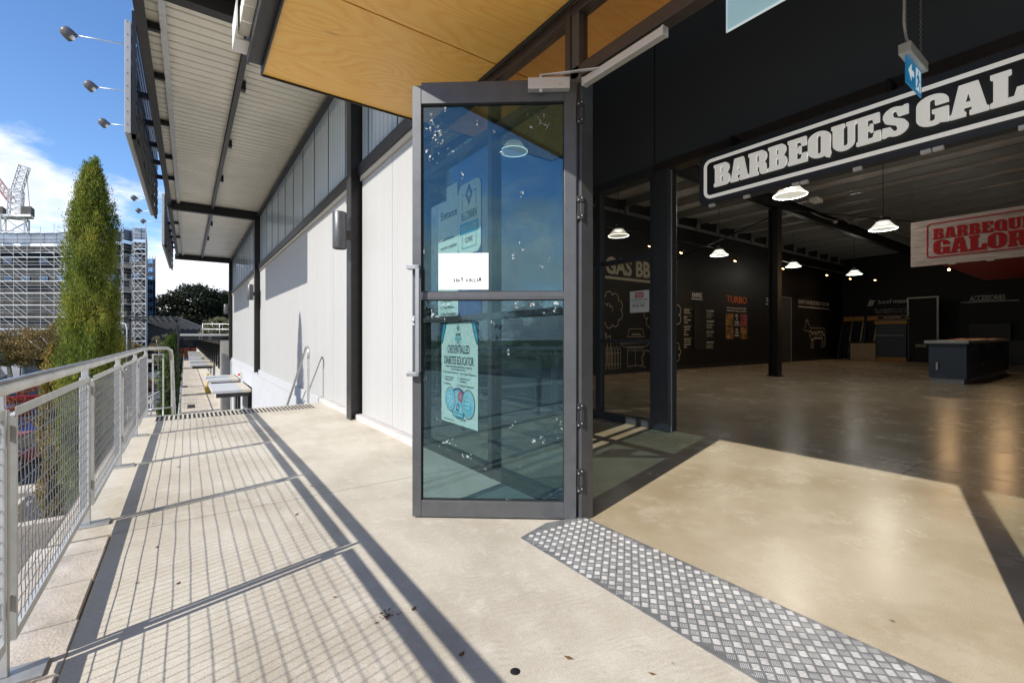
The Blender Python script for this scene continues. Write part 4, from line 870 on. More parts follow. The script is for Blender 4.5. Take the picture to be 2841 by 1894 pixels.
# ================================================================ SHOP: BIG SIGN
bs = root('shop_sign', (4.6, 2.83, 2.56), 'long dark hanging shop sign with white slab letters reading BARBEQUES GALORE', 'sign')
sy0, sy1 = 2.83, -.36; W_ = sy0 - sy1
so = Vector((4.585, sy0, 2.56))
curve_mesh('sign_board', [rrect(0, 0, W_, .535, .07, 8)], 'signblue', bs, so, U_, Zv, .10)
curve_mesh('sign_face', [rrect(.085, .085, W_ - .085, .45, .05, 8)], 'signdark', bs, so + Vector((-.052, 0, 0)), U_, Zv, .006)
curve_mesh('sign_border', [rrect(.06, .062, W_ - .06, .473, .075, 8), rrect(.092, .094, W_ - .092, .441, .045, 8)], 'signwhite_glow', bs, so + Vector((-.056, 0, 0)), U_, Zv, .012)
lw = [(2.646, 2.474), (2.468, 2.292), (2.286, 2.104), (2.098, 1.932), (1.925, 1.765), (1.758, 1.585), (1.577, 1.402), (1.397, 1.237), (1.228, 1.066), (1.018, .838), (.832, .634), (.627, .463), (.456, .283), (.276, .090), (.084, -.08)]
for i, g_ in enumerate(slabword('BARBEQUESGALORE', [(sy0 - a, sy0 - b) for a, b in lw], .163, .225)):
    curve_mesh('letter', g_, 'signwhite_glow', bs, so + Vector((-.068, 0, 0)), U_, Zv, .026)
for y in (2.72, 2.35, 1.9, 1.83, 1.43, 1.0, .93, .5, .43): MB().box(4.53, 4.565, y - .06, y, 2.535, 2.562).build('clip', 'clipwhite', bs)
for y in (2.5, 1.2, .1): MB().box(4.62, 4.78, y, y + .03, 3.06, 3.24).build('hanger', 'black', bs)

# exit signs
ex = root('exit_sign', (4.25, .96, 3.1), 'small blue running-man exit sign with white housing, on chains', 'exit sign')
eh = MB().box(4.04, 4.47, .94, 1.01, 3.115, 3.185).build('housing', 'whiteplastic', ex, .004)
MB().box(4.075, 4.44, .972, .980, 2.925, 3.115).build('sign_blade', 'exitblue', ex)
EX = Vector((4.075, .9705, 2.925)); ux = Vector((1, 0, 0))
curve_mesh('arrow', [[(.04, .10), (.11, .16), (.11, .12), (.17, .12), (.17, .08), (.11, .08), (.11, .04)]], 'exitwhite', ex, EX, ux, Zv, .001)
curve_mesh('door_symbol', [[(.22, .02), (.33, .02), (.33, .175), (.22, .175)]], 'exitwhite', ex, EX, ux, Zv, .001)
curve_mesh('running_figure', [arc(.268, .15, .012, .014, 0, 350, 10), [(.245, .13), (.285, .132), (.30, .10), (.315, .095), (.312, .085), (.292, .088), (.28, .105), (.28, .08), (.305, .05), (.31, .02), (.298, .02), (.29, .045), (.265, .065), (.25, .035), (.225, .03), (.225, .042), (.242, .045), (.255, .085), (.252, .11), (.238, .095), (.23, .10)]], 'exitblue', ex, EX + Vector((0, -.0012, 0)), ux, Zv, .001)
ch = MB()
def chain(mb, x, y, z0, z1):
    z = z0; k = 0
    while z < z1:
        w_ = .006
        pts = [(x + (w_ * math.cos(t) if k % 2 else 0), y + (0 if k % 2 else w_ * math.cos(t)), z + .012 * math.sin(t)) for t in [i * math.pi / 4 for i in range(9)]]
        mb.tube(pts, .0014, 4, False); z += .019; k += 1
chain(ch, 4.07, .975, 3.20, 5.3); ch.build('chain', 'galv', ex); ch = MB(); chain(ch, 4.43, .975, 3.20, 5.3); ch.build('chain', 'galv', ex)
MB().tube([(4.05, .98, 5.3), (4.05, .98, 4.0), (4.055, .98, 3.45), (4.05, .98, 3.33), (4.10, .98, 3.24), (4.18, .98, 3.22), (4.20, .98, 3.18)], .008, 8).build('cable', 'whiteplastic', ex)
ex2 = root('exit_sign', (2.6, 1.1, 2.95), 'large pale blue glass exit sign blade at the top edge of the entrance', 'exit sign')
MB().box(2.60, 2.608, .72, 1.45, 2.95, 3.26).build('sign_blade', 'exitwhite', ex2)
MB().box(2.597, 2.60, .73, 1.44, 2.958, 3.25).build('blade_face', mat('exit_pale', (.42, .62, .70), .3, emit=(.5, .8, .9), es=.3), ex2)
MB().box(2.5955, 2.5968, .9, 1.13, 2.97, 3.24).build('symbol_panel', 'exitwhite', ex2)
MB().box(2.57, 2.64, .72, 1.45, 3.26, 3.34).build('housing', 'whiteplastic', ex2, .004)

# ================================================================ HIGH-BAY LAMPS
def highbay(x, y, z, lab, power=15, r=.27, first=[]):
    o = root('highbay_lamp', (x, y, z), lab, 'pendant lamp', 'high bay pendant lamps in the shop')
    MB().lathe([(.11, .17), (.13, .165), (.15, .14), (r, .0), (r - .004, .0)], (x, y, z), 28).build('shade', 'glowshade', o)
    MB().tube([(x + r * math.cos(R(a)), y + r * math.sin(R(a)), z) for a in range(0, 361, 15)], .007, 6, False).build('rim', 'glow', o)
    MB().lathe([(0, .135), (.10, .135), (.10, .14), (0, .14)], (x, y, z), 20).build('diffuser', 'glow', o)
    MB().lathe([(0, .25), (.13, .25), (.15, .24), (.15, .18), (.13, .172), (0, .172)], (x, y, z), 24).build('driver', 'black', o)
    MB().box(x - .12, x - .04, y - .02, y + .02, z + .26, z + .285).box(x + .05, x + .13, y - .02, y + .02, z + .26, z + .285).build('bracket', 'whiteplastic', o)
    MB().tube([(x, y, z + .25), (x + .02, y, z + .6), (x - .01, y, z + .95), (x, y, 5.35)], .008, 6).build('cable', 'black', o)
    ld = bpy.data.lights.new('lamp_light', 'POINT'); ld.energy = power; ld.color = (1, .96, .86); ld.shadow_soft_size = .2
    lo = bpy.data.objects.new('lamp_light', ld); COL.objects.link(lo); lo.parent = o; lo.location = (0, 0, .05)
highbay(8.92, 3.77, 3.72, 'high bay lamp just below the hanging shop sign', 62)
highbay(14.26, 8.19, 3.84, 'high bay lamp above the knives wall lettering')
highbay(20.0, 8.33, 4.0, 'high bay lamp just right of the steel column')
highbay(13.3, 3.60, 3.68, 'high bay lamp left of the red hanging sign, on a long cable', 62)
highbay(23.0, 7.2, 3.80, 'farthest high bay lamp, above the beef lettering')
highbay(9.4, 8.22, 3.85, 'high bay lamp seen through the inner window')
o = root('pendant_lamp', (2.62, 3.62, 2.9), 'glowing pendant shade behind the sidelight glass of the entrance', 'pendant lamp')
MB().lathe([(.05, .10), (.075, .085), (.135, .0), (.132, .0)], (2.62, 3.62, 2.97), 24).build('shade', 'glowshade', o); MB().lathe([(0, .17), (.05, .17), (.06, .1), (0, .1)], (2.62, 3.62, 2.97), 16).build('cap', 'rubber', o)
MB().tube([(2.62 + .134 * math.cos(R(a)), 3.62 + .134 * math.sin(R(a)), 2.97) for a in range(0, 361, 15)], .004, 6, False).build('rim', 'glow', o); MB().tube([(2.62, 3.62, 3.1), (2.62, 3.62, 5.4)], .006, 6).build('cable', 'black', o)
# warm track spots
def spot(x, y, z, d, lab, e=26):
    o = root('track_spotlight', (x, y, z), lab, 'spotlight', 'warm spotlights on the ceiling track')
    d = Vector(d).normalized()
    MB().lathe([(0, -.12), (.04, -.12), (.05, -.10), (.055, .02), (.048, .02), (.045, -.02)], (x, y, z), 16, d).build('can', 'black', o)
    MB().lathe([(0, .0), (.043, .0)], (x, y, z), 16, d).build('lens', 'warm', o)
    MB().tube([Vector((x, y, z)) - d * .05, (x, y, z + .25)], .008, 6).build('stem', 'black', o)
    ld = bpy.data.lights.new('spot_light', 'SPOT'); ld.energy = e; ld.color = (1, .62, .3); ld.spot_size = R(85); ld.spot_blend = .8; ld.shadow_soft_size = .05
    lo = bpy.data.objects.new('spot_light', ld); COL.objects.link(lo); lo.parent = o; lo.location = d * .03; lo.rotation_euler = (-d).to_track_quat('Z', 'Y').to_euler()
for (x, z, lb) in ((12.62, 3.79, 'warm spotlight left end of the track, left of the knives lettering'), (15.84, 3.85, 'warm spotlight between the two lamps left of the steel column'), (19.5, 3.90, 'warm spotlight under the lamp right of the column'), (23.8, 3.98, 'warm spotlight above the rib eye lettering'), (26.6, 4.02, 'warm spotlight right under the farthest lamp')):
    spot(x, 8.5, z, (-.5, .12, -.8), lb)
spot(11.0, 8.45, 3.80, (-.5, .1, -.8), 'warm spotlight seen through the inner window above the gas lettering')
spot(28.0, 7.9, 4.0, (-.5, 0, -.8), 'warm spotlight at the far corner over the beef lettering')
spot(24.8, 4.6, 3.85, (-.75, -.1, -.45), 'bright warm spotlight left below the red hanging sign', 35)
spot(24.0, 3.0, 3.9, (-.85, .0, -.38), 'bright warm spotlight hidden behind the red hanging sign', 55)
MB().tube([(9, 8.47, 4.12), (29.2, 8.47, 4.25)], .02, 6).build('lighting_track', 'black', None, label='thin black lighting track running the length of the shop', cat='track')

# ================================================================ WALL GRAPHICS (left wall, facing -Y)
Yw = 9.718
def wt(s_, x, z, h, w=None, m='paint', al='LEFT', bold=.01, grp=None, par=None):
    return text(s_, 'lettering', m, par, (x, Yw, z), ux, Zv, h, w, al, bold, .003)
def wroot(n, x, z, lab, cat='wall graphic'): return root(n, (x, Yw, z), lab, cat)
def line(par, x0, x1, z, w=.035, m='paint'): return MB().box(x0, x1, Yw - .004, Yw, z - w / 2, z + w / 2).build('underline', m, par)
g = wroot('wall_title', 11.6, 3, 'large GAS BBQS wall lettering seen through the inner window'); wt('GAS BBQS', 10.52, 3.14, .50, 3.0, par=g, bold=.05); line(g, 10.5, 13.6, 3.0, .08)
g = wroot('wall_title', 15.4, 2.6, 'KNIVES wall lettering with a white underline'); wt('KNIVES', 15.10, 2.63, .165, .64, 'painthi', par=g, bold=.03); line(g, 15.06, 15.79, 2.56, .035, 'painthi')
g = wroot('knife_chart', 15.6, 1.5, 'knife chart with two columns of small lettering round a dark board')
MB().box(15.20, 15.96, Yw - .03, Yw, .70, 2.22).build('board', 'rubber', g)
zz = 2.10
for blk in (('CHEFS KNIFE', 'CARVING & STRAIGHT'), ('BONING', 'UTILITY CARVING', 'CHOPPING'), ('STRAIGHT EDGE', 'CARVING FORK', 'BREAD', 'MEAT FORK'), ('FILLETING KNIFE', 'EXTRA FLEXIBLE', 'KITCHEN SCISSORS', 'PEELER')):
    line(g, 14.60, 15.15, zz + .08, .007)
    for s_ in blk: wt(s_, 14.61, zz, .05, .03 * len(s_) if len(s_) < 14 else .42, par=g, bold=.02); zz -= .092
    zz -= .075
zz = 2.12
for hd_, n_ in (('THE ALL ROUNDER', 5), ('THE SPECIALIST', 5), ('CARVE IT & SLICE IT', 3), ('CHOP & FILLET', 4)):
    wt(hd_, 16.04, zz, .065, .52, 'painthi', par=g, bold=.03)
    for k in range(n_): line(g, 16.04, 16.04 + random.uniform(.3, .55), zz - .06 - k * .042, .012)
    zz -= .40
g = wroot('turbo_panel', 18.2, 1.6, 'orange TURBO lettering above four food photographs')
wt('TURBO', 17.46, 2.54, .27, 1.56, 'orange', par=g, bold=.0); wt('Understated elegance perfect for the BBQ', 17.47, 2.30, .06, 1.5, 'painthi', par=g); wt('enthusiast ready to take it to the next level', 17.47, 2.19, .06, 1.5, 'painthi', par=g)
M['food1'] = mat('food_picture', (.80, .36, .10), .5, var=.9, vscale=3.2, detail=2, c2=(.03, .05, .03)); M['food2'] = mat('food_picture_red', (.62, .12, .10), .5, var=.9, vscale=5, detail=3, c2=(.08, .03, .08))
for (x0, x1, z0, z1, mm) in ((17.41, 17.96, 1.60, 2.09, 'food1'), (18.52, 19.06, 1.60, 2.10, 'food2'), (17.41, 17.96, 1.08, 1.55, 'food1'), (18.52, 19.06, 1.08, 1.56, 'food1')): MB().box(x0, x1, Yw - .004, Yw, z0, z1).build('photo', mm, g)
for i, s_ in enumerate(('HALL', 'OF', 'FLAME')): wt(s_, 18.24, 1.98 - i * .14, .1, (.22, .1, .30)[i], 'painthi', 'CENTER', par=g, bold=.03)
line(g, 18.03, 18.45, 1.64, .03, 'painthi')
for i, s_ in enumerate(('NOW', "YOU'RE", 'COOKING')): wt(s_, 18.24, 1.42 - i * .12, .085, (.18, .26, .32)[i], 'painthi', 'CENTER', par=g, bold=.03)
g = wroot('wall_title', 21.6, 2.7, 'TURBO ACCESSORIES wall lettering half hidden by the steel column'); wt('TURBO ACCESSORIES', 20.70, 2.70, .17, 1.92, 'painthi', par=g, bold=.01); line(g, 20.67, 22.65, 2.60, .04, 'painthi')
g = wroot('wall_title', 25.7, 2.7, 'KNOW YOUR RIB EYE FROM YOUR RUMP wall lettering with underline'); wt('KNOW YOUR RIB EYE FROM YOUR RUMP', 23.88, 2.76, .20, 3.6, 'painthi', par=g, bold=.005); line(g, 23.85, 27.55, 2.62, .05, 'painthi')
g = wroot('cattle_diagram', 25.7, .8, 'white outline cow diagram marked with cuts of beef')
cow = [(0, .98), (.02, 1.12), (.17, 1.22), (.20, 1.62), (.30, 1.40), (.42, 1.62), (.46, 1.36), (.62, 1.25), (.75, 1.12), (1.2, 1.13), (1.7, 1.14), (2.1, 1.15), (2.4, 1.10), (2.5, .95), (2.5, .5), (2.55, .1), (2.48, .2), (2.42, .7), (2.36, .45), (2.40, .02), (2.28, .02), (2.18, .45), (2.12, .02), (2.0, .02), (2.05, .48), (1.9, .55), (1.5, .5), (1.05, .55), (1.1, .3), (1.10, 0), (.95, 0), (.93, .45), (.85, .02), (.72, .02), (.80, .52), (.62, .62), (.55, .92), (.35, .98), (.16, .93), (0, .98)]
def wpath(par, pts, o, w, name='outline', m='paint', u=ux):
    mb = MB(); o = Vector(o); nn = Vector(u).cross(Zv)
    for a, b in zip(pts[:-1], pts[1:]):
        p = o + Vector(u) * a[0] + Zv * a[1]; q = o + Vector(u) * b[0] + Zv * b[1]; d = q - p
        if d.length < 1e-5: continue
        e = d.normalized() * w * .3; sd = nn.cross(d).normalized() * w / 2; mb.add([p - e - sd + nn * .001, q + e - sd + nn * .001, q + e + sd + nn * .001, p - e + sd + nn * .001], [(0, 1, 2, 3)])
    return mb.build(name, m, par)
co_ = (24.5, Yw, .62); wpath(g, [(x, z * .88) for x, z in cow], co_, .026)
for pth in ([(.62, .60), (1.0, .68), (1.5, .66), (2.4, .62)], [(.75, 1.0), (.85, .6)], [(1.15, 1.0), (1.2, .5)], [(1.5, 1.0), (1.55, .45)], [(1.9, 1.0), (1.95, .45)], [(2.2, 1.0), (2.2, .65)]): wpath(g, pth, co_, .018)
for s_, x, z, w_ in (('CHUCK', .85, .80, .26), ('RIB', 1.23, .80, .2), ('SIRLOIN', 1.56, .85, .3), ('RUMP', 1.97, .85, .2), ('ROUND', 2.2, .72, .2), ('FORE', .82, .42, .22), ('SHORT', 1.22, .5, .26), ('FLANK', 1.6, .5, .26), ('SHANK', 1.97, .5, .2), ('NECK', .62, .88, .16)): wt(s_, 24.5 + x, .62 + z * .88, .09, w_, 'painthi', par=g, bold=.03)
def cloud(cx_, cz, rx, rz, n, a0=0, a1=360, r=.16):
    pts = []
    for k in range(n):
        a = R(a0 + (a1 - a0) * (k + .5) / n); c = (cx_ + rx * math.cos(a), cz + rz * math.sin(a))
        for j in range(7):
            b = a - R(85) + R(170) * j / 6; pts.append((c[0] + r * math.cos(b), c[1] + r * math.sin(b)))
    return pts
g = wroot('tree_drawing', 10.6, .2, 'line drawing of a tree beside a picket fence, leftmost, through the inner window')
wpath(g, cloud(10.75, 2.0, .42, .42, 9), (0, Yw, 0), .022); wpath(g, cloud(10.6, 1.9, .2, .2, 5, 20, 200, .1), (0, Yw, 0), .016)
wpath(g, [(10.62, .3), (10.60, .9), (10.50, 1.3), (10.62, 1.15), (10.74, 1.2), (10.76, .9), (10.78, .3)], (0, Yw, 0), .018)
g = wroot('fence_drawing', 10.7, .2, 'line drawing of a picket fence low on the black wall')
for k in range(7): x = 10.3 + k * .135; wpath(g, [(x, .15), (x, .78), (x + .05, .86), (x + .10, .78), (x + .10, .15)], (0, Yw, 0), .012)
wpath(g, [(10.25, .65), (11.25, .65)], (0, Yw, 0), .012); wpath(g, [(10.25, .3), (11.25, .3)], (0, Yw, 0), .012)
g = wroot('barbecue_drawing', 11.9, .2, 'line drawing of a barbecue cart on the black wall')
for pth in ([(11.55, 1.16), (11.60, 1.36), (11.66, 1.42), (12.24, 1.42), (12.30, 1.36), (12.38, 1.16), (11.55, 1.16)], [(11.2, .95), (11.38, .84), (12.45, .84), (12.68, .95), (11.2, .95)], [(11.55, .8), (11.55, .22), (12.32, .22), (12.32, .8), (11.55, .8)], [(11.93, .72), (11.93, .24)], [(11.55, .72), (12.32, .72)], [(11.75, 1.22), (12.2, 1.22), (12.15, 1.26), (11.8, 1.26), (11.75, 1.22)]): wpath(g, pth, (0, Yw, 0), .014)
for cx_ in (11.63, 12.25): wpath(g, [(cx_ + .08 * math.cos(R(a)), .15 + .08 * math.sin(R(a))) for a in range(0, 361, 30)], (0, Yw, 0), .013)
g = wroot('tree_drawing', 13.4, .3, 'line drawing of a tree half hidden behind the inner doorway post')
wpath(g, cloud(13.4, 1.95, .85, .52, 11, 0, 360, .2), (0, Yw, 0), .022)
wpath(g, cloud(13.9, .62, .36, .3, 6, -90, 130, .15), (0, Yw, 0), .02); wpath(g, cloud(12.6, .4, .26, .22, 6, -60, 240, .12), (0, Yw, 0), .018)
# pegboard by the left wall
g = root('pegboard', (22.5, 9.6, 0), 'tall grey pegboard panel against the black side wall', 'pegboard')
MB().box(21.97, 22.93, 9.66, 9.69, 0, 2.95).build('board', mat('peg_grey', (.05, .05, .048), .6, var=.3, vscale=50), g); MB().box(22.90, 22.96, 9.63, 9.70, 0, 2.98).box(21.95, 22.96, 9.63, 9.70, 2.95, 2.99).build('edge_frame', 'purlin', g)
# far wall graphics (X = 29.28, facing -X)
Xw = 29.29; kf = 29.29 / 28.0
def ft(par, s_, y, z, h, w=None, m='painthi', al='LEFT', bold=.01): return text(s_, 'lettering', m, par, (Xw, y, z), U_, Zv, h, w, al, bold, .003)
def kz(z): return EYE + (z - EYE) * kf
g = root('brand_lettering', (Xw, 7.6, 2.8), 'white beefmaster lettering with a bull head emblem on the far wall', 'wall graphic')
ft(g, 'beef', 7.78 * kf, kz(2.80), .22, .56, bold=.0); ft(g, 'master', 7.20 * kf, kz(2.80), .22, .90, bold=.02)
hx = [(x_ * .62, z_ * .66) for x_, z_ in [(0, .05), (.12, .0), (.34, .02), (.42, .18), (.47, .34), (.60, .40), (.44, .46), (.30, .44), (.16, .60), (.20, .44), (.08, .34), (.12, .22), (.02, .12)]]
curve_mesh('bull_emblem', [hx, [(.09, .066), (.17, .053), (.20, .105), (.12, .105)], [(.16, .17), (.22, .185), (.21, .225), (.15, .21)]], 'painthi', g, (Xw, 8.22 * kf, kz(2.70)), U_, Zv, .003)
ft(g, 'The everyday BBQ, for the everyday Aussie.', 7.93 * kf, kz(2.46), .09, 1.85); ft(g, "Build a 'Beefy' to suit any space or need", 7.87 * kf, kz(2.34), .09, 1.75)
g = root('accessories_lettering', (Xw, 4.2, 2.8), 'ACCESSORIES wall lettering with a long underline on the far wall', 'wall graphic')
ft(g, 'ACCESSORIES', 4.515 * kf, kz(2.73), .23, 1.12, bold=.04); MB().box(Xw - .004, Xw, 3.05 * kf, 4.80 * kf, kz(2.66), kz(2.70)).build('underline', 'painthi', g)
# wire display frame
g = root('mesh_partition', (28.0, 6.1, 0), 'tall pale metal frame with dark mesh standing by the far wall', 'partition')
MB().box(27.97, 28.03, 6.59, 6.66, 0, 2.97).box(27.97, 28.03, 5.53, 5.60, 0, 2.97).box(27.97, 28.03, 5.53, 6.66, 2.97, 3.03).build('frame', mat('frame_metal', (.42, .40, .36), .4, metal=.4), g)
MB().box(28.0, 28.01, 5.6, 6.59, .1, 2.97).build('mesh_sheet', mat('dark_mesh', (.03, .028, .022), .7, var=.5, vscale=120), g)
# A-frame display stands
for i, (x, y, lb) in enumerate(((28.6, 9.45, 'dark wedge shaped display stand in the far corner, leftmost'), (28.5, 8.95, 'dark wedge shaped display stand, middle of three'), (28.4, 8.35, 'dark wedge shaped display stand behind the timber crate'))):
    g = root('display_stand', (x, y, 0), lb, 'display stand', 'wedge display stands along the far wall')
    MB().prism([(0, .06), (.95, .06), (.95, 1.95), (.72, 1.95)], (x - .6, y - .42, 0), (1, 0, 0), (0, 0, 1), (0, .05, 0)).prism([(0, .06), (.95, .06), (.95, 1.95), (.72, 1.95)], (x - .6, y + .05, 0), (1, 0, 0), (0, 0, 1), (0, .05, 0)).build('side_panel', 'standdark', g)
    MB().box(x + .3, x + .34, y - .37, y + .05, .06, 2.0).build('back_panel', 'black_wall', g)
    MB().box(x + .10, x + .14, y - .42, y + .02, 2.0, 2.22).build('header_board', 'oak', g); MB().bar((x - .35, y - .395, .95), (x + .1, y - .395, 1.97), .05, .03).build('edge_strip', 'crate', g)
    MB().box(x - .55, x - .50, y - .40, y - .36, 0, .06).box(x + .28, x + .33, y - .40, y - .36, 0, .06).build('foot', 'alu', g)
# timber crate
g = root('timber_crate', (27.6, 8.2, 0), 'pale slatted timber crate on the shop floor', 'crate')
mb = MB()
for k in range(5): mb.box(27.4, 27.43, 7.75, 8.72, .05 + k * .145, .16 + k * .145)
mb.build('slats', 'crate', g); MB().box(27.38, 27.40, 8.66, 8.74, 0, .8).box(27.38, 27.40, 8.16, 8.24, 0, .8).box(27.38, 27.40, 7.72, 7.80, 0, .8).box(27.38, 28.2, 7.72, 8.74, .8, .84).box(27.44, 28.2, 7.74, 8.72, .0, .8).build('carcass', 'crate', g)
# service counter unit
g = root('service_unit', (28, 7.2, 0), 'tall dark counter unit with oak trims and a small framed sign on top', 'counter')
MB().prism([(.25, .18), (1.2, .18), (1.2, 2.0), (.35, 2.0)], (27.4, 6.62, 0), (1, 0, 0), (0, 0, 1), (0, 1.18, 0)).build('cabinet', 'standdark', g, .01)
MB().box(27.55, 28.6, 6.58, 7.86, .0, .18).build('plinth', 'oak', g, .004); MB().box(27.68, 28.6, 6.58, 7.84, 1.78, 1.93).build('top_trim', 'oak', g, .004)
MB().box(27.50, 27.53, 6.68, 7.78, 1.22, 1.25).build('rail', 'alu', g)
MB().box(27.80, 27.85, 6.62, 7.76, 2.0, 2.20).build('sign_board', 'oak', g); MB().box(27.78, 27.80, 6.66, 7.72, 2.03, 2.17).build('sign_insert', 'black_wall', g)
text("NOW YOU'RE COOKING", 'lettering', 'painthi', g, (27.777, 7.5, 2.065), U_, Zv, .075, .66, 'LEFT', .03, .003)
g = root('low_cabinet', (28.3, 6, 0), 'low black cabinet with a shop logo, right of the counter unit', 'cabinet')
MB().box(27.9, 28.8, 5.2, 6.5, 0, 1.05).build('carcass', 'black_wall', g, .01); MB().box(27.885, 27.90, 5.9, 6.35, .68, .82).build('logo_plate', 'signdark', g)
text('BARBEQUES', 'lettering', 'paint', g, (27.882, 6.33, .76), U_, Zv, .05, .4, 'LEFT', .03, .002); text('GALORE', 'lettering', 'paint', g, (27.882, 6.33, .69), U_, Zv, .055, .4, 'LEFT', .03, .002)
g = root('wall_cupboard', (28.7, 3.5, 0), 'black low cupboards along the far wall behind the island bench', 'cupboard')
MB().box(28.4, 29.25, 2.6, 5.0, .05, 1.0).box(28.9, 29.25, 3.4, 4.7, 1.0, 1.75).build('carcass', mat('satin_black', (.015, .015, .017), .4), g, .01)
# island bench
M['shelfblue'] = mat('shelf_blue', (.012, .022, .05), .5)
g = root('island_bench', (15.4, 2.6, 0), 'navy island bench with pale speckled benchtop and plinth', 'bench')
MB().box(15.46, 21.3, 2.55, 3.25, .13, .99).build('cabinet', 'navy_unit', g, .006)
MB().box(15.38, 21.4, 2.50, 3.32, .99, 1.065).build('benchtop', 'bench', g, .004)
MB().box(15.50, 21.28, 2.60, 3.22, 0, .13).build('plinth', 'bench', g)
MB().box(15.452, 15.46, 3.07, 3.11, .33, .51).build('grip', 'alu', g, .002)
MB().box(15.45, 15.458, 3.04, 3.07, .33, .51).build('recess', 'black', g)
mb = MB(); mh = MB()
for x in (16.9, 17.25, 19.3, 19.7): 
    for z in (.50, .78): MB().box(x, x + .28, 2.544, 2.55, z, z + .22).build('open_shelf', 'shelfblue', g)
for x, z in ((16.0, .86), (16.4, .86), (17.9, .86), (18.7, .86), (17.2, .42), (20.3, .86), (20.8, .86), (19.5, .42)): MB().box(x, x + .12, 2.53, 2.548, z, z + .012).build('drawer_pull', 'alu', g)
cat_ = MB(); random.seed(3)
def rag(mb, x, y, z, l, w_, seed):
    rnd = random.Random(seed); n = 9; P_ = []
    for i in range(n + 1):
        for j in range(n + 1): P_.append((x + l * i / n, y + w_ * j / n + rnd.uniform(-.015, .015), z + .01 + rnd.uniform(0, .05) * (0 < i < n) * (0 < j < n)))
    mb.add(P_, [(i * (n + 1) + j, (i + 1) * (n + 1) + j, (i + 1) * (n + 1) + j + 1, i * (n + 1) + j + 1) for i in range(n) for j in range(n)], True); return mb
rag(MB(), 16.6, 2.6, 1.066, .9, .5, 1).build('red_cloth', 'red', None, label='crumpled red and dark cloth at the near end of the island bench', cat='cloth')
rag(MB(), 19.2, 2.56, 1.066, 1.6, .55, 2).build('red_cloth', 'tail', None, label='larger bright red cloth at the far end of the island bench', cat='cloth')
# red hanging sign
g = root('hanging_sign', (10, 2.33, 2.33), 'whitewashed timber hanging sign with red BARBEQUES GALORE lettering', 'sign')
mb = MB()
for k in range(7): mb.box(10.0, 10.02, .35, 2.33, 2.335 + k * .107, 2.335 + k * .107 + .1045)
mb.build('board', mat('whitewashed_timber', (.74, .60, .56), .7, var=.35, vscale=2.2, stretch=(1, 1, 9)), g)
MB().box(10.02, 10.05, .35, 2.325, 2.335, 3.08).build('backing', 'crate', g)
ro = Vector((9.997, 2.33, 2.33)); Wr = 1.98
curve_mesh('border', [rrect(.205, .125, Wr - .2, .69, .05), rrect(.222, .142, Wr - .217, .673, .035)], 'red', g, ro, U_, Zv, .004)
for gl in slabword('BARBEQUES', [(.285 + .140 * k, .285 + .140 * k + .132) for k in range(9)], .42, .175) : curve_mesh('letter', gl, 'red', g, ro + Vector((-.001, 0, 0)), U_, Zv, .005)
for gl in slabword('GALORE', [(.288 + .2085 * k, .288 + .2085 * k + .198) for k in range(6)], .165, .24): curve_mesh('letter', gl, 'red', g, ro + Vector((-.001, 0, 0)), U_, Zv, .005)
MB().tube([(10.02, 2.3, 3.08), (10.02, 2.3, 5.35)], .003, 4).tube([(10.02, .5, 3.08), (10.02, .5, 5.35)], .003, 4).build('hanging_wire', 'wire', g)
MB().box(9.99, 10.06, 1.78, 1.86, 2.318, 2.334).build('clip', 'whiteplastic', g); MB().box(9.99, 10.06, 1.35, 1.43, 2.318, 2.334).build('clip', 'whiteplastic', g)
g = root('red_bulkhead', (18, 2, 3), 'deep red hanging bulkhead box behind the timber sign', 'bulkhead')
MB().box(11.5, 18, -3.5, 2.6, 2.72, 3.3).build('box', 'darkred', g)
# smoke detectors, ceiling box
for (x, y, z, lb) in ((8.6, 5.4, 4.95, 'pale smoke detector with looping cable left of the sign'), (17.2, 5.9, 4.9, 'pale smoke detector on a looping cable by the rafter'), (21.5, 4.9, 4.7, 'pale smoke detector farther back under the roof')):
    o = root('smoke_detector', (x, y, z), lb, 'smoke detector')
    MB().lathe([(0, -.04), (.05, -.04), (.07, 0), (.07, .02), (0, .02)], (x, y, z), 14).build('head', 'whiteplastic', o); MB().tube([(x - 1.2, y + .3, z + .2), (x - .6, y + .1, z + .05), (x, y, z + .03), (x + .4, y - .1, z + .2), (x + .9, y - .1, z + .02), (x + 1.3, y - .2, z + .3)], .01, 5).build('cable', 'whiteplastic', o)
MB().box(13.9, 14.3, 5.2, 5.4, 4.86, 4.96).build('ceiling_box', 'whiteplastic', None, .005, 'small white box fixed under the roof purlins', 'junction box')
# no skylights; insulation foil lines the whole roof

# ================================================================ LOWER LEVEL PIECES
def awning(x0, x1, y0, y1, z, lab, grp='slab awnings over the lower doors'):
    o = root('door_awning', (x1, (y0 + y1) / 2, z), lab, 'awning', grp)
    MB().box(x0, x1 - .3, y0, y1, z, z + .10).build('slab', 'whitelow', o, .005); MB().box(x1 - .295, x1, y0, y1, z, z + .10).build('flashing', 'beige', o)
    MB().box(x0 + .12, x1 - .05, y0 + .1, y0 + .16, z - .16, z - .002).box(x0 + .12, x1 - .05, y1 - .16, y1 - .1, z - .16, z - .002).build('bearer', 'steel', o)
awning(.78, 2.0, 19.4, 22.6, -.88, 'nearest white slab awning on the lower white wall')
awning(.80, 2.0, 23.95, 27.0, -.85, 'second white slab awning on the lower white wall')
for k, y in enumerate((35.5, 40.5, 45.5, 51, 58, 66)):
    awning(.25, 1.5, y, y + 2.6, -.72, ('closest', 'second', 'third', 'fourth', 'fifth', 'farthest')[k] + ' white slab awning on the concrete building beyond', 'slab awnings on the far concrete building')
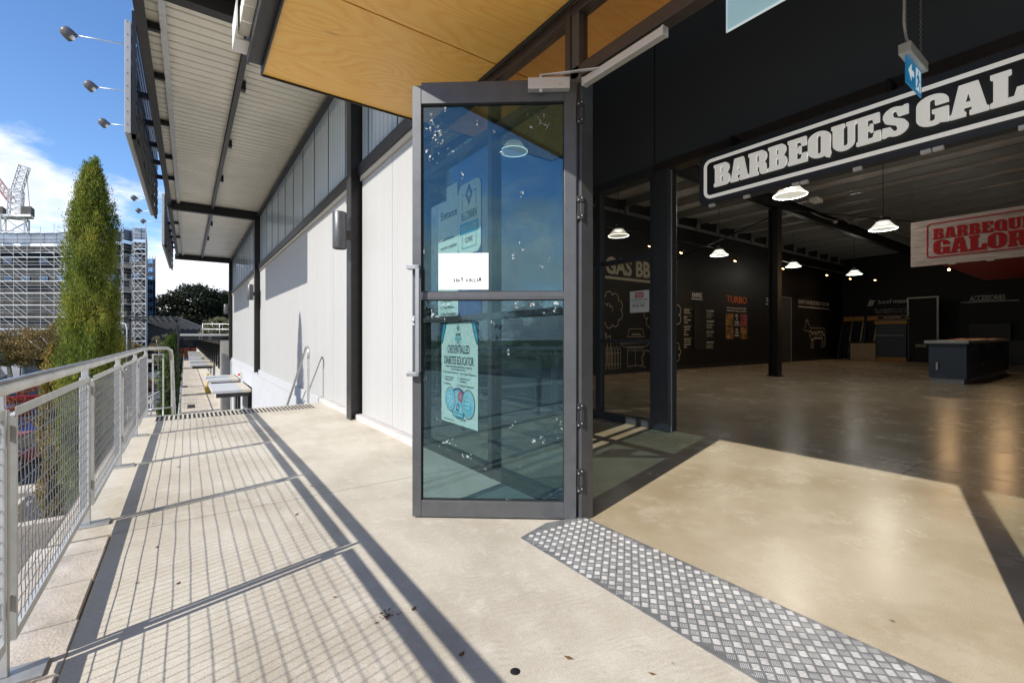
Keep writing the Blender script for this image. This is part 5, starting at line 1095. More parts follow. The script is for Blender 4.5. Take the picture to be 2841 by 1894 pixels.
# red alarm on wall
o = root('wall_alarm', (1.98, 23.2, -.55), 'small red alarm with cream box on the lower white wall', 'alarm')
MB().box(1.93, 2.01, 22.95, 23.12, -.62, -.35).build('box', 'timber', o, .005); MB().lathe([(0, .08), (.05, .07), (.06, 0)], (1.93, 23.03, -.47), 12, (-1, 0, 0)).build('beacon', 'tail', o)
# concrete building beyond
g = root('concrete_building', (5, 29, -2.8), 'low grey concrete building with a thin flat roof beyond the white facade', 'building')
MB().box(1.53, 12, 29.0, 29.25, -2.8, 1.06).build('end_wall', 'concrete_wall', g)
MB().box(1.6, 1.75, 29.25, 100, -2.8, -.7).box(1.9, 12, 99.8, 100, -2.8, 1.0).box(1.6, 1.75, 29.25, 100, .75, 1.06).build('side_wall', 'concrete_wall', g)
y = 29.4
while y < 98:
    MB().box(1.58, 1.66, y, y + .12, -.7, 1.0).build('window_mullion', 'black', g); y += 2.6
MB().box(1.70, 1.72, 29.3, 99.8, -.7, .75).build('window_strip', 'carglass', g)
MB().box(-.22, 12, 28.9, 100.2, 1.215, 1.32).build('roof_slab', 'white', g, .01)
MB().box(-.05, 12, 29.0, 29.12, 1.0, 1.21).box(-.05, .05, 29.12, 100, 1.0, 1.21).build('roof_beam', 'steel', g)
mb = MB()
for x in (1.2, 1.3, 1.62, 1.7): 
    for z in (1.05, 1.15): mb.box(x - .6, x - .57, 28.99, 29.0, z, z + .03)
mb.build('bolt', 'paper', g)
rg = MB()
for z in (1.6, 1.9): rg.tube([(.8, 31, z), (8, 31, z)], .02, 6)
for x in (.8, 1.6, 2.4, 3.2): rg.tube([(x, 31, 1.32), (x, 31, 1.95)], .02, 6)
rg.build('roof_guardrail', 'galv', g)
MB().box(-.33, -.24, 28.4, 28.49, -2.8, 1.72).build('steel_post', 'black', None, .004, 'slim black steel post left of the flat roof', 'post')
g = root('steel_pergola', (-2, 40, -2.8), 'dark steel pergola frame with sloping beams beyond the walkway', 'pergola')
mb = MB(); mb.box(-.6, -.45, 44, 44.15, -2.8, 2.6).box(-3.4, -3.25, 44, 44.15, -2.8, 2.6)
for z in (2.6, 2.35): mb.box(-3.6, -.4, 44, 44.15, z, z + .12)
for k in range(8): mb.bar((-3.4 + k * .4, 44, 2.75), (-1.4 + k * .5, 60, 2.0), .07)
mb.build('frame', 'steel', g); 
# far hall behind
g = root('grey_hall', (-3, 116, -4.5), 'grey clad hall with dark band windows at the end of the walkway', 'building')
MB().box(-14, 6, 118, 140, -4.5, 3.0).build('walls', mat('clad_grey', (.05, .055, .06), .6), g); MB().box(-14.2, 6.2, 117.8, 140.2, 3.0, 3.5).build('roof', 'steel', g); MB().box(-12, 5, 117.9, 118, -1.6, .6).build('window_band', 'carglass', g); MB().box(-12, 5, 117.85, 117.95, -3.6, -2.0).build('door_band', 'black', g)
g = root('safety_barrier', (0, 108, -2.8), 'bright orange safety barriers closing the far end of the walkway', 'barrier')
mb = MB()
for k in range(4): mb.box(-2.6 + k * 1.15, -1.55 + k * 1.15, 107, 107.3, -2.8, -1.9).box(-2.55 + k * 1.15, -1.6 + k * 1.15, 107.05, 107.25, -1.85, -.9)
mb.build('panel', 'orangep', g, .02)
# walkway railing
g = root('walkway_railing', (-.2, 30, -2.8), 'long wire mesh railing beside the lower walkway', 'railing')
MB().tube([(-.2, 14, -1.75), (-.2, 104, -1.75)], .024, 8).build('handrail', 'galvrail', g)
mp_ = MB()
yy = 14
while yy < 104: MB().box(-.225, -.175, yy, yy + .05, -2.8, -1.77).build('post', 'galvpaint', g) if yy < 70 else mp_.box(-.225, -.175, yy, yy + .05, -2.8, -1.77); yy += 1.9
mp_.build('post', 'galvpaint', g)
wm = MB(); yy = 14
while yy < 70: wm.box(-.203, -.199, yy, yy + .005, -2.68, -1.9); yy += .12
for k in range(8): wm.box(-.203, -.199, 14, 104, -2.68 + k * .11, -2.675 + k * .11)
wm.build('wire_mesh', 'wire', g)
g = root('ramp_railing', (-2.5, 34, -2.8), 'pair of pale rails stepping down to the car park beside the walkway', 'railing')
mb = MB()
for z in (0, .3): mb.tube([(-.3, 33.5, -1.7 + z), (-1.6, 33.2, -2.5 + z), (-2.6, 33.0, -3.1 + z)], .03, 6)
for x, z in ((-.6, -2.0), (-1.6, -2.5), (-2.6, -3.0)): mb.tube([(x, 33.2, z - 1.2), (x, 33.2, z + .3)], .03, 6)
mb.tube([(-.3, 24.0, -1.8), (-1.4, 24.0, -1.85)], .025, 6).tube([(-.75, 24, -1.85), (-.75, 24, -4.4)], .025, 6); mb.build('rails', 'galvpaint', g)
g = root('yellow_bollard', (1.35, 41, -2.8), 'yellow painted post standing on the lower walkway', 'bollard')
MB().box(1.28, 1.42, 40.0, 40.14, -2.8, -1.5).build('post', 'yellow', g, .01); MB().box(1.15, 1.50, 38.6, 38.95, -2.8, -2.35).build('foot', 'yellow', g, .02)
for (x, y, lb) in ((.55, 31.0, 'slotted floor grate nearest on the lower walkway'), (.25, 44, 'second slotted floor grate farther along the lower walkway')):
    MB().box(x - .45, x - .1, y, y + 1.6, -2.8, -2.79).build('floor_grate', 'steel', None, label=lb, cat='grate')

# ================================================================ SCAFFOLDED BUILDING & CRANE
def radial(px, d):
    u = (px - 1420.5) / 1263; S_, C_ = math.sin(R(YAW)), math.cos(R(YAW)); return Vector(((S_ + u * C_) * d, (C_ - u * S_) * d, 0))
GZ = -5.0
pl_ = [radial(-420, 80), radial(-200, 77), radial(0, 75.5), radial(150, 75.5), radial(300, 73), radial(336, 74.5), radial(342, 72.5), radial(366, 74), radial(372, 72), radial(404, 72.5), radial(409, 88)]
def sample(path, step):
    out = []
    for a, b in zip(path[:-1], path[1:]):
        n = max(1, round((b - a).length / step))
        for k in range(n): out.append(a.lerp(b, k / n))
    out.append(path[-1]); return out
g = root('scaffolded_building', (radial(0, 85).x, radial(0, 85).y, GZ), 'long many-storey building under construction wrapped in pale scaffolding', 'building')
TOP = 18.6
inner = [radial(-420, 83), radial(-200, 80), radial(0, 78.5), radial(150, 78.5), radial(300, 76), radial(404, 75.5), radial(408, 95), radial(-420, 110)]
MB().prism([(p.x, p.y) for p in inner], (0, 0, GZ), (1, 0, 0), (0, 1, 0), (0, 0, TOP - GZ - 2.9)).build('walls', 'scafdark', g)
pa = sample(inner[:6], 3.4); random.seed(8)
for lv in range(5, 8):
    z = GZ + lv * 3.0
    for a, b in zip(pa[:-1], pa[1:]):
        if random.random() < .6:
            d = b - a; n_ = Vector((d.y, -d.x, 0)).normalized() * .06
            if n_.dot(-a) < 0: n_ = -n_
            MB().obox(a + d * .2 + n_ + Vector((0, 0, z + .7)), d * .5, n_, (0, 0, 1.4)).build('window', 'scafblue', g)
bl = sample([radial(-420, 84), radial(-200, 81), radial(0, 79.5), radial(150, 79.5), radial(300, 77)], 5)
mb = MB()
for k, (a, b) in enumerate(zip(bl[:-1], bl[1:])):
    if k % 2: mb.obox(a + Vector((0, 0, TOP - 3.6)), (b - a) * .7, (0, 1.5, 0), (0, 0, 2.0))
mb.build('top_storey', 'scafblue', g)
up_ = Vector((0, 0, 1))
s2 = root('scaffolding', (radial(0, 74).x, radial(0, 74).y, GZ), 'pale tube scaffolding with diagonal braces covering the building front', 'scaffolding')
stp = sample(pl_, 2.35); lift = 1.98; nl = int((TOP - GZ) / lift)
for p in stp: MB().bar(p + Vector((0, 0, GZ)), p + Vector((0, 0, TOP + random.uniform(.3, 1.6))), .065).build('standard', 'scafwhite', s2)
for l in range(1, nl + 1):
    z = TOP - (nl - l) * lift; mb = MB(); mg_ = MB(); dgm = MB(); rnd = random.Random(l)
    for i, (a, b) in enumerate(zip(stp[:-1], stp[1:])):
        a, b = a.copy(), b.copy(); a.z = b.z = z
        if l < nl: mb.bar(a + Vector((0, 0, -.25)), b + Vector((0, 0, -.25)), .06, .13)
        for dz_ in (.5, 1.0) if l < nl else (0,): mg_.bar(a + Vector((0, 0, dz_)), b + Vector((0, 0, dz_)), .036)
        if i % 3 != 1:
            dgm.bar(a + Vector((0, 0, -.1)), b + Vector((0, 0, -lift * .9)), .045)
            if i % 3 == 0: dgm.bar(a + Vector((0, 0, -.8)), b + Vector((0, 0, -lift * .9 - .7)), .04)
        if i > len(stp) - 12: dgm.bar(b + Vector((0, 0, 0)), a + Vector((0, 0, -lift)), .05)
    if mb.v: mb.build('deck_lift', 'scafwhite', s2)
    mg_.build('guard_rail', 'scafwhite', s2); dgm.build('brace', 'scafwhite', s2) if l < nl else None
shc = mat('shade_cloth', (.05, .05, .052), .9, var=.5, vscale=.4)
for l in (1, 3, 5, 6, 8, 10):
    mb = MB(); z = TOP - (nl - l) * lift
    for a, b in zip(stp[:-3], stp[1:-2]):
        back = a.normalized() * .9; mb.add([a + back + Vector((0, 0, z - .3)), b + back + Vector((0, 0, z - .3)), b + back + Vector((0, 0, z - 1.25)), a + back + Vector((0, 0, z - 1.35))], [(0, 1, 2, 3)])
    mb.build('shade_cloth', shc, s2)
net = mat('debris_net', (.17, .21, .28), .6, var=.35, vscale=.4)
mb = MB()
for a, b in zip(stp[:-1], stp[1:]):
    back = a.normalized() * .5; mb.add([a + back + up_ * (TOP - 1.9), b + back + up_ * (TOP - 1.9), b + back + up_ * (TOP - .05), a + back + up_ * (TOP - .15)], [(0, 1, 2, 3)])
mb.build('debris_net', net, s2)
MB().bar(stp[0] + up_ * TOP, stp[0] + up_ * (TOP + .01), .05)
mb = MB()
for a, b in zip(stp[:-1], stp[1:]): mb.bar(a + up_ * TOP, b + up_ * TOP, .07, .1)
mb.build('top_rail', 'scafwhite', s2)
g = root('blue_tower', (radial(418, 100).x, radial(418, 100).y, GZ), 'dark narrow scaffolded tower with blue mesh right of the long building', 'building')
q = [radial(408, 98), radial(431, 98), radial(431, 106), radial(408, 106)]
MB().prism([(p.x, p.y) for p in q], (0, 0, GZ), (1, 0, 0), (0, 1, 0), (0, 0, 23)).build('walls', mat('tower_dark', (.018, .022, .032), .6, var=.6, vscale=.5), g)
M['towerblue'] = mat('tower_blue', (.12, .28, .5), .3)  # plain blue colour of the tower's window panels
mb = MB(); a, b = q[0], q[1]; fr_ = a.normalized() * -.15
for k in range(12):
    z = GZ + 1.5 + k * 1.85; mb.bar(a + fr_ + Vector((0, 0, z)), b + fr_ + Vector((0, 0, z)), .08); mb.bar(a + fr_ + Vector((0, 0, z + .9)), b + fr_ + Vector((0, 0, z + .9)), .05)
    if k > 4: MB().obox(a.lerp(b, .15) + fr_ * .7 + Vector((0, 0, z + .2)), (b - a) * .6, fr_ * .2, (0, 0, .9)).build('window', 'towerblue', g)
for t in (0, .33, .66, 1): mb.bar(a.lerp(b, t) + fr_ + Vector((0, 0, GZ)), a.lerp(b, t) + fr_ + Vector((0, 0, 18.6)), .07)
mb.build('scaffold_frame', 'scafblue', g)
# tower crane
cb = radial(42, 100); g = root('tower_crane', (cb.x, cb.y, GZ), 'white lattice tower crane rising behind the scaffolded building', 'crane')
def lattice(mb, p, q, w, n, t=.12):
    p, q = Vector(p), Vector(q); d = (q - p).normalized(); s_ = d.cross(Vector((0, 1, 0)) if abs(d.y) < .9 else Vector((1, 0, 0))).normalized(); r_ = d.cross(s_)
    cs = [(s_ * i + r_ * j) * w / 2 for i, j in ((1, 1), (1, -1), (-1, -1), (-1, 1))]
    for c in cs: mb.bar(p + c, q + c, t)
    for k in range(n):
        a = p.lerp(q, k / n); b = p.lerp(q, (k + 1) / n)
        for i in range(4): mb.bar(a + cs[i], b + cs[(i + 1) % 4], t * .7); mb.bar(b + cs[i], b + cs[(i + 1) % 4], t * .7)
    return mb
rt = Vector((math.cos(R(YAW)), -math.sin(R(YAW)), 0)); up = Vector((0, 0, 1))
lattice(MB(), cb + up * GZ, cb + up * 27.3, 3.6, 10, .26).build('mast', 'cranew', g)
MB().obox(cb + up * 27.3 - rt * 3.6 - Vector((0, 1.5, 0)), rt * 7.4, (0, 3, 0), up * .5).build('slewing_deck', 'cranew', g)
MB().obox(cb + up * 27.8 + rt * 1.7 - Vector((0, 1.5, 0)), rt * 2.2, (0, 3, 0), up * 1.7).build('counterweight', 'scafdark', g)
MB().obox(cb + up * 27.8 - rt * 3.5 - Vector((0, 1.5, 0)), rt * 1.2, (0, 3, 0), up * 1.7).build('cab', 'scafdark', g)
lattice(MB(), cb + up * 27.8, cb + up * 33.2 + rt * .3, 2.0, 4, .2).build('tower_top', 'cranew', g)
lattice(MB(), cb + up * 33.2 + rt * .3, cb + up * 38.6 + rt * 2.0, 1.5, 4, .17).build('apex', 'cranew', g)
lattice(MB(), cb + up * 31 - rt * .8, cb + up * 37.5 - rt * 5.5, 1.2, 6, .15).build('jib', 'craner', g)
MB().tube([cb + up * 38.4 + rt * 2.4, cb + up * 29.5 + rt * 3.2], .05, 5).build('cable', 'black', g)

# ================================================================ VEGETATION
rng = np.random.RandomState(7)
def leafcards(P, D_, ln, wd):
    """rhombus leaves at P pointing along D_, lengths ln, widths wd"""
    n = len(P); D_ = D_ / np.linalg.norm(D_, axis=1, keepdims=True); r = rng.normal(size=(n, 3)); s_ = np.cross(D_, r); s_ /= np.linalg.norm(s_, axis=1, keepdims=True) + 1e-9
    ln = np.broadcast_to(ln, (n,))[:, None]; wd = np.broadcast_to(wd, (n,))[:, None]
    return np.stack([P, P + D_ * ln * .5 + s_ * wd * .5, P + D_ * ln, P + D_ * ln * .5 - s_ * wd * .5], 1)
def cypress(base, h, r, n, lab, m='cypress', tips=2, card=(.075, .02), grp='cypress trees along the railing', sharp=1.0, prof=None):
    o = root('cypress_tree', base, lab, 'tree', grp); b = np.array(base)
    nc = max(100, n // 200); V = []
    # sprays: each an upward plume of leaves
    hz = rng.rand(nc) ** .85; ang = rng.rand(nc) * 6.283
    pr = prof or (lambda t: np.clip(np.sin(np.pi * np.clip(t * .78 + .22, 0, 1)) ** .55 * (1 - .12 * t), 0, 1))
    lump = 1 + .12 * np.sin(ang * 3 + hz * 9) + .10 * np.sin(ang * 5 - hz * 21) + .07 * np.sin(ang * 8 + hz * 43)
    for k in range(nc):
        t = hz[k]; R_ = r * pr(t) * lump[k] * rng.uniform(.62, 1.04); c = b + np.array([R_ * math.cos(ang[k]), R_ * math.sin(ang[k]), t * h * .965])
        L0 = rng.uniform(.24, .56) * min(1, h / 5) * (1 - .35 * t); q = n // nc; s_ = rng.rand(q); sp = (1 - s_) * .055 * min(1.2, h / 5) + .009
        outw = np.array([math.cos(ang[k]), math.sin(ang[k]), 0]); P = c + np.outer(s_ * L0, np.array([0, 0, 1]) + outw * .12) + rng.normal(size=(q, 3)) * sp[:, None] * np.array([1, 1, .8])
        D_ = rng.normal(size=(q, 3)) * .34 + outw * .32 + np.array([0, 0, 1.25]); V.append(leafcards(P, D_, rng.uniform(.6, 1.2, q) * card[0], rng.uniform(.7, 1.3, q) * card[1]))
    for k in range(tips):
        a = 6.28 * k / max(1, tips) + 1.0; rr = r * .16 * (tips > 1); c = b + np.array([rr * math.cos(a), rr * math.sin(a), h * (.86 if k == 0 else .80)])
        q = n // 60; s_ = rng.rand(q); P = c + np.outer(s_ * h * .15, [0, 0, 1]) + rng.normal(size=(q, 3)) * ((1 - s_) * r * .22 + .01)[:, None]; V.append(leafcards(P, rng.normal(size=(q, 3)) * .3 + [0, 0, 1], card[0], card[1]))
    np_mesh('foliage', np.concatenate(V), 4, m, o)
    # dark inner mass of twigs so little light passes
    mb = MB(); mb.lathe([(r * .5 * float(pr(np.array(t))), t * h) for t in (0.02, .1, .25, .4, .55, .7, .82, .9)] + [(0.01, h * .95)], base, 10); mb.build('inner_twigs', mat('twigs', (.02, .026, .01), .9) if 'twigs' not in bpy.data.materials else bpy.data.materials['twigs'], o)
    MB().tube([base, (base[0], base[1], base[2] + h * .3)], [.07, .05], 8).build('trunk', 'bark', o)
    return o
pf = lambda t: np.interp(t, [0, .08, .25, .45, .62, .78, .88, .95, 1], [.70, .86, .98, .93, .84, .72, .50, .24, .04])
cypress((-1.215, 9.85, -1.62), 5.55, .345, 150000, 'tall yellow-green cypress beside the railing, largest in view', 'cypress', 2, (.045, .0085), prof=pf)
cypress((-1.86, 11.0, -2.8), 3.75, .14, 12000, 'short browning cypress left of the tall one', 'cypress3', 1, (.07, .02), prof=pf)
cypress((-.60, 25.2, -4.4), 5.5, .33, 16000, 'slim green cypress near the railing end, left of a pair', 'cypress2', 1, (.11, .035))
cypress((-.62, 38.0, -3.6), 5.0, .40, 14000, 'slim green cypress farther along the walkway, right of a pair', 'cypress2', 1, (.14, .045))
cypress((-.55, 29.0, -4.4), 3.6, .30, 12000, 'short green cypress low between the slim pair', 'cypress2', 1, (.11, .035))
def broad(base, h, crown, n, leaf, m, lab, trunk='bark', name='broadleaf_tree', grp=None, limbs=7, tr=.25, dense=.75):
    """crown: list of (dx,dy,dz,rx,rz) blobs"""
    o = root(name, base, lab, 'tree', grp); b = np.array(base); V = []
    tot = sum(c[3] ** 2 * c[4] for c in crown)
    for (dx, dy, dz, rx, rz) in crown:
        q = int(n * rx ** 2 * rz / tot); nc = max(10, q // 45)
        u = rng.normal(size=(nc, 3)); u /= np.linalg.norm(u, axis=1, keepdims=True); rad = rng.uniform(dense, 1.05, nc) ** 1
        cc = b + np.array([dx, dy, dz]) + u * rad[:, None] * np.array([rx, rx, rz]); idx = rng.randint(0, nc, q)
        P = cc[idx] + rng.normal(size=(q, 3)) * np.array([rx, rx, rz * .6]) * .11
        V.append(leafcards(P, rng.normal(size=(q, 3)) + np.array([0, 0, -.2]), rng.uniform(.6, 1.3, q) * leaf, rng.uniform(.3, .6, q) * leaf))
    np_mesh('crown', np.concatenate(V), 4, m, o)
    mb = MB(); base = Vector(base); fork = base + Vector((0, 0, h * .35)); mb.tube([base, base + Vector((.1, 0, h * .2)), fork], [tr, tr * .8, tr * .65], 8)
    for k in range(limbs):
        c = crown[k % len(crown)]; e = base + Vector((c[0], c[1], c[2])) + Vector((random.uniform(-.6, .6) * c[3], random.uniform(-.6, .6) * c[3], random.uniform(-.2, .7) * c[4]))
        mid = fork.lerp(e, .5) + Vector((0, 0, -.06 * h)); mb.tube([fork, mid, e], [tr * .5, tr * .3, tr * .1], 6)
    mb.build('trunk', trunk, o); return o
random.seed(21)
def P3(px, d, z): p = radial(px, d); return (p.x, p.y, z)
broad(P3(195, 52, -4.5), 8, [(-2.2, 0, 4.4, 2.9, 2.2), (.2, .5, 5.4, 2.8, 2.3), (2.2, -.5, 4.2, 2.6, 2.2), (0, 0, 3.4, 3.4, 1.5)], 26000, .2, 'autumn', 'rusty brown-green spreading tree with pale limbs behind the street lamp', 'palebark', tr=.28, limbs=12)
broad(P3(25, 50, -4.5), 7, [(-1.5, 0, 4.2, 2.7, 2.0), (1.4, 0, 4.6, 2.4, 2.1), (-4, .5, 4.0, 2.6, 2.2)], 22000, .2, 'autumn', 'rusty brown-green tree at the left edge before the scaffolding', 'palebark', tr=.26, limbs=10)
broad(P3(120, 66, -4.5), 7, [(0, 0, 3.6, 4.5, 2.6), (-5, 0, 3.6, 3.5, 2.4), (5.5, 0, 3.4, 3.5, 2.4)], 14000, .35, 'autumn', 'dull brown-green tree belt crown filling behind the front two trees')
broad(P3(330, 70, -4.5), 7, [(0, 0, 3.2, 3.0, 2.2), (-4, 0, 3.4, 3.0, 2.2)], 9000, .3, 'autumn', 'brown-green tree behind the tall cypress')
broad(P3(452, 56, -4.5), 6, [(0, 0, 4.3, 1.2, 1.6), (.6, 0, 2.9, 1.3, 1.5)], 5000, .2, 'gumpale', 'olive tree beside the dark narrow tower', 'palebark')
# dark gums
broad(P3(520, 118, -5), 22, [(-4, 0, 11.6, 5.4, 5.0), (2, 0, 13.8, 5.8, 5.8), (8, 0, 12.2, 5.3, 5.6), (-7, 0, 8, 4.2, 3.8), (0, 0, 7, 8, 6.0), (9, 0, 7, 7, 6)], 60000, .75, 'gum', 'largest dark gum tree against the sky, left of the roof', tr=.5, grp='dark gum trees beyond the roofs')
broad(P3(610, 125, -5), 22, [(0, 0, 12.8, 6.2, 5.6), (8, 0, 11.5, 6.5, 5.6), (4, 0, 6.5, 9, 5.5)], 42000, .75, 'gum', 'dark gum tree right, partly behind the end of the white facade', tr=.5, grp='dark gum trees beyond the roofs')
broad(P3(470, 105, -5), 12, [(0, 0, 7.0, 4.6, 4.4), (2, 0, 3.5, 5, 4)], 16000, .5, 'gum', 'lower dark gum at the left foot of the largest one', tr=.4, grp='dark gum trees beyond the roofs')
broad(P3(606, 62, -2.8), 8, [(0, 0, 5.6, 1.5, 1.2), (-1.0, 0, 4.4, 1.2, .9), (1.4, 0, 4.3, 1.3, .9)], 6000, .22, 'gumpale', 'pale olive gum tree above the flat roof', 'palebark')
# shrubs with red leaves near car park kerb
for (px, d, z, r_, lb) in ((48, 24, -4.5, 1.25, 'small tree with red autumn leaves just under the handrail'), (375, 40, -4.5, 1.4, 'red-leaved shrub behind the far railing posts')):
    broad(P3(px, d, z), 2.6, [(0, 0, 2.1, r_ * .7, .8), (.4, .2, 1.5, r_ * .6, .6)], 2600, .12, 'redleaf', lb, tr=.06)
broad((-1.05, 8.6, -1.62), .8, [(0, 0, .28, .26, .26)], 1200, .05, 'redleaf', 'small orange-brown shrub at the foot of the tall cypress', tr=.02)
# trees and ground behind the camera (seen mirrored in the door glass)
for k, (x, y, s_) in enumerate(((-38, -62, 1.0), (-56, -44, 1.1), (-50, -75, 1.2), (-22, -78, 1.15), (-8, -85, 1.1), (-72, -58, 1.3), (-30, -95, 1.3), (-66, -26, 1.0), (-70, -90, 1.5))):
    broad((x, y, -5), 10 * s_, [(0, 0, 7.2 * s_, 6.2, 3.4 * s_), (5, 0, 5.5 * s_, 5.5, 3 * s_), (-5, 0, 5.5 * s_, 5.5, 3 * s_), (0, 0, 3, 7.5, 3)], 6500, .8, 'gum', ('tree in the belt across the car park, mirrored in the glass door'), tr=.5, grp='trees across the car park seen mirrored', dense=.6)
struct(MB().box(-120, -3.2, -140, -30, -5.0, -4.4), 'road', 'asphalt')

# ================================================================ CAR PARK OBJECTS
def car(x, y, rz, m, lab, kind='hatch', z=-4.5):
    o = root('parked_car', (x, y, z), lab, 'car', 'cars parked below the deck'); o.rotation_euler = (0, 0, rz)
    Lc, Wc = (4.4, 1.8) if kind == 'hatch' else (4.7, 1.9); hh = 1.45 if kind == 'hatch' else 1.72
    def bld(mb, name, mm, par, bev=0): BASE['__c'] = Vector((0, 0, 0)); me = mb.build(name, mm, None, bev); me.location = (0, 0, 0); 
    def part(mb, name, mm, par=None, bev=0):
        me = bpy.data.meshes.new(name); ob = bpy.data.objects.new(name, me); COL.objects.link(ob); ob.parent = par or o
        me.from_pydata(mb.v, [], mb.f); me.materials.append(M[mm]); me.polygons.foreach_set('use_smooth', mb.smooth); me.update()
        if bev: b = ob.modifiers.new('b', 'BEVEL'); b.width = bev; b.segments = 3; b.limit_method = 'ANGLE'; b.angle_limit = R(30)
        return ob
    hl = Lc / 2; be = hh * .58
    prof = [(-hl, .35), (-hl + .02, be * .9), (-hl + .25, be), (hl * .35, be), (hl * .9, be * .86), (hl, be * .62), (hl, .32), (hl * .8, .26), (-hl * .85, .26)]
    part(MB().prism(prof, (0, -Wc / 2, 0), (1, 0, 0), (0, 0, 1), (0, Wc, 0)), 'body', m, None, .08)
    gp = [(-hl + .12, be - .02), (-hl + .45, hh), (hl * .12, hh), (hl * .5, be - .02)]
    v = []
    for yy, ins in ((-1, 0), (1, 0)):
        for px, pz in gp: v.append((px, yy * (Wc / 2 - .06 - (.16 if pz > be else 0)), pz))
    part(MB().add(v, [(0, 1, 2, 3), (7, 6, 5, 4), (0, 4, 5, 1), (1, 5, 6, 2), (2, 6, 7, 3)]), 'cabin_glass', 'carglass', None, .03)
    part(MB().prism([(-hl + .42, hh - .05), (-hl + .5, hh + .02), (hl * .08, hh + .02), (hl * .14, hh - .05)], (0, -Wc / 2 + .2, 0), (1, 0, 0), (0, 0, 1), (0, Wc - .4, 0)), 'roof', m, None, .02)
    for sx_ in (-1, 1):
        for sy_ in (-1, 1):
            c = (sx_ * hl * .62, sy_ * (Wc / 2 - .08), .33)
            t_ = part(MB().lathe([(.2, -.11), (.31, -.11), (.335, -.08), (.335, .08), (.31, .11), (.2, .11)], c, 20, (0, 1, 0)), 'tyre', 'rubber')
            rm = MB().lathe([(0, .06), (.05, .07), (.06, .03)], c, 12, (0, sy_, 0))
            for k in range(7): a = k * 6.283 / 7; rm.bar((c[0], c[1] + sy_ * .09, c[2]), (c[0] + .2 * math.cos(a), c[1] + sy_ * .1, c[2] + .2 * math.sin(a)), .02, .045)
            part(rm, 'rim', 'alu', t_)
    for sy_ in (-1, 1):
        part(MB().box(-hl - .005, -hl + .12, sy_ * (Wc / 2 - .3) - .2, sy_ * (Wc / 2 - .3) + .2, be * .72, be * .92), 'tail_light', 'tail', None, .02)
        part(MB().box(hl - .1, hl + .005, sy_ * (Wc / 2 - .3) - .18, sy_ * (Wc / 2 - .3) + .18, be * .62, be * .76), 'headlight', 'headl', None, .02)
    part(MB().box(-hl - .01, -hl, -.26, .26, be * .5, be * .64), 'number_plate', 'paper'); return o
def cp_(px, py, z=-4.5):
    u = (px - 1420.5) / 1263; t = (EYE - z) * 1263 / (py - 935); p = radial(px, t); return p.x, p.y
x, y = cp_(70, 1300); car(x - .6, y + 1.0, R(75), 'skin_red', 'red hatchback seen through the near railing mesh')
x, y = cp_(95, 1213); car(x - .4, y + .8, R(-18), 'skin_blue', 'dark blue car with silver wheels beyond the red hatchback', 'suv')
x, y = cp_(15, 1330); car(x - 1.1, y - .2, R(80), 'skin_white', 'white car at the left edge behind the railing mesh', 'suv')
x, y = cp_(100, 1120); car(x, y, R(10), 'skin_red', 'red car seen between the handrail and the mesh panel')
x, y = cp_(420, 1085); car(x - 1, y, R(30), 'skin_grey', 'dark grey car behind the railing end panel')
x, y = cp_(395, 1060); car(x, y + 4, R(12), 'skin_white', 'white car in the row behind the railing end', 'suv')
x, y = cp_(10, 1060); car(x - 1, y, R(90), 'skin_grey', 'dark grey car near the white sheds, far left', 'suv')
x, y = cp_(30, 1175); car(x - 4, y, R(-12), 'skin_white', 'white car left of the dark blue one', 'suv')
# site sheds
p = radial(-10, 58); g = root('site_shed', (p.x, p.y, -4.5), 'white site shed with a cyan top, left below the trees', 'shed')
MB().box(p.x - 4.5, p.x + 2.3, p.y, p.y + 3, -4.5, -2.0).build('walls', 'skin_white', g, .03); MB().box(p.x - 4.5, p.x + 2.4, p.y + .1, p.y + 3, -1.95, -1.0).build('upper_band', 'cyan', g, .03)
for k in range(5): MB().box(p.x - 3.8 + k * 1.1, p.x - 3.2 + k * 1.1, p.y + .05, p.y + .12, -1.75, -1.25).build('window', 'carglass', g)
p = radial(58, 60); g = root('container_stack', (p.x, p.y, -4.5), 'grey and cyan fenced container right of the white shed', 'container')
MB().box(p.x - .9, p.x + 1.9, p.y, p.y + 2.4, -4.5, -2.1).build('body', 'lilac', g, .02); MB().box(p.x - .9, p.x + 2.1, p.y - .02, p.y + 2.4, -2.05, -1.3).build('top_band', 'cyan', g, .02)
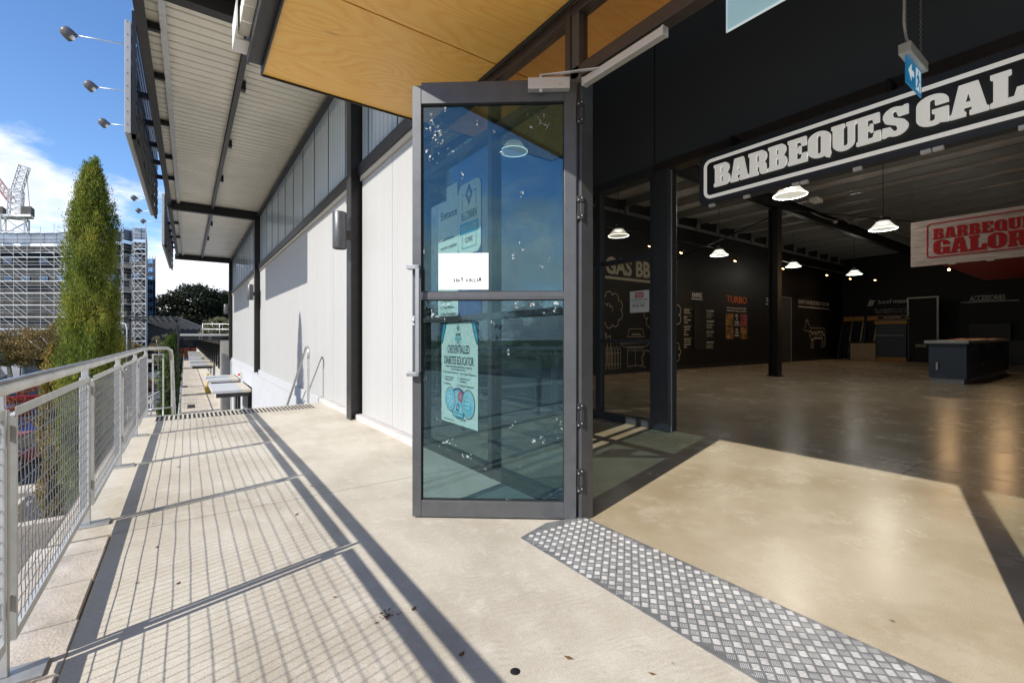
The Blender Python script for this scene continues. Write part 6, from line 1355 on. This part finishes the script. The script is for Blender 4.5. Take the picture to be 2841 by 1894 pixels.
# street lamp
p = radial(56, 59); g = root('street_lamp', (p.x, p.y, -4.5), 'galvanised street lamp with a curved arm before the rusty tree', 'street lamp')
MB().tube([p + up * -4.5, p + up * -1 + rt * .1, p + up * .6 + rt * .3, p + up * 1.3 + rt * .6, p + up * 1.75 + rt * 1.2, p + up * 1.95 + rt * 2.2, p + up * 2.0 + rt * 3.2], [.09, .08, .07, .06, .06, .05, .05], 8).build('pole', 'galv', g)
MB().obox(p + up * 1.93 + rt * 3.1, rt * .9, (0, .3, 0), up * .12).build('lamp_head', 'galv', g, .03)
p = radial(470, 70)
for k, px in enumerate((472, 478)):
    p = radial(px, 46)
p = radial(352, 64); g = root('street_lamp', (p.x, p.y, -4.5), 'white street lamp standing before the scaffold right of the tall cypress', 'street lamp')
MB().tube([p + up * -4.5, p + up * 2.4, p + up * 3.0 - rt * .2, p + up * 3.2 - rt * .9], .08, 8).build('pole', 'scafwhite', g); MB().obox(p + up * 3.12 - rt * 1.5, rt * .7, (0, .3, 0), up * .1).build('lamp_head', 'scafwhite', g, .02)
# dead leaves on the deck
random.seed(9); lf = MB()
for k in range(26):
    x, y = random.uniform(-.2, 1.5), random.uniform(.6, 7.6); a = random.uniform(0, 6.28); s_ = random.uniform(.008, .022)
    q_ = [(x + s_ * math.cos(a + t) * (1 if i % 2 == 0 else .45), y + s_ * math.sin(a + t) * (1 if i % 2 == 0 else .45), .002 + (.004 if i == 0 else 0)) for i, t in enumerate((0, 1.57, 3.14, 4.71))]
    lf.add(q_, [(0, 1, 2, 3)])
for k in range(40):
    x, y = .675 + random.gauss(0, .022), 1.83 + random.gauss(0, .016); s_ = random.uniform(.002, .007); a = random.uniform(0, 6.28)
    lf.add([(x + s_ * math.cos(a + t), y + s_ * math.sin(a + t), .003) for t in (0, 1.3, 2.9, 4.6)], [(0, 1, 2, 3)])
lf.build('fallen_leaves', mat('dry_leaf', (.16, .08, .03), .8), None, label='scattered tiny dry leaves on the deck', cat='leaves', kind='stuff')
MB().lathe([(0, .0025), (.016, .0022), (.018, .0006)], (.923, 1.267, 0), 14).build('dark_disc', 'black', None, label='small flat dark spot on the deck in front of the tread plate', cat='disc')
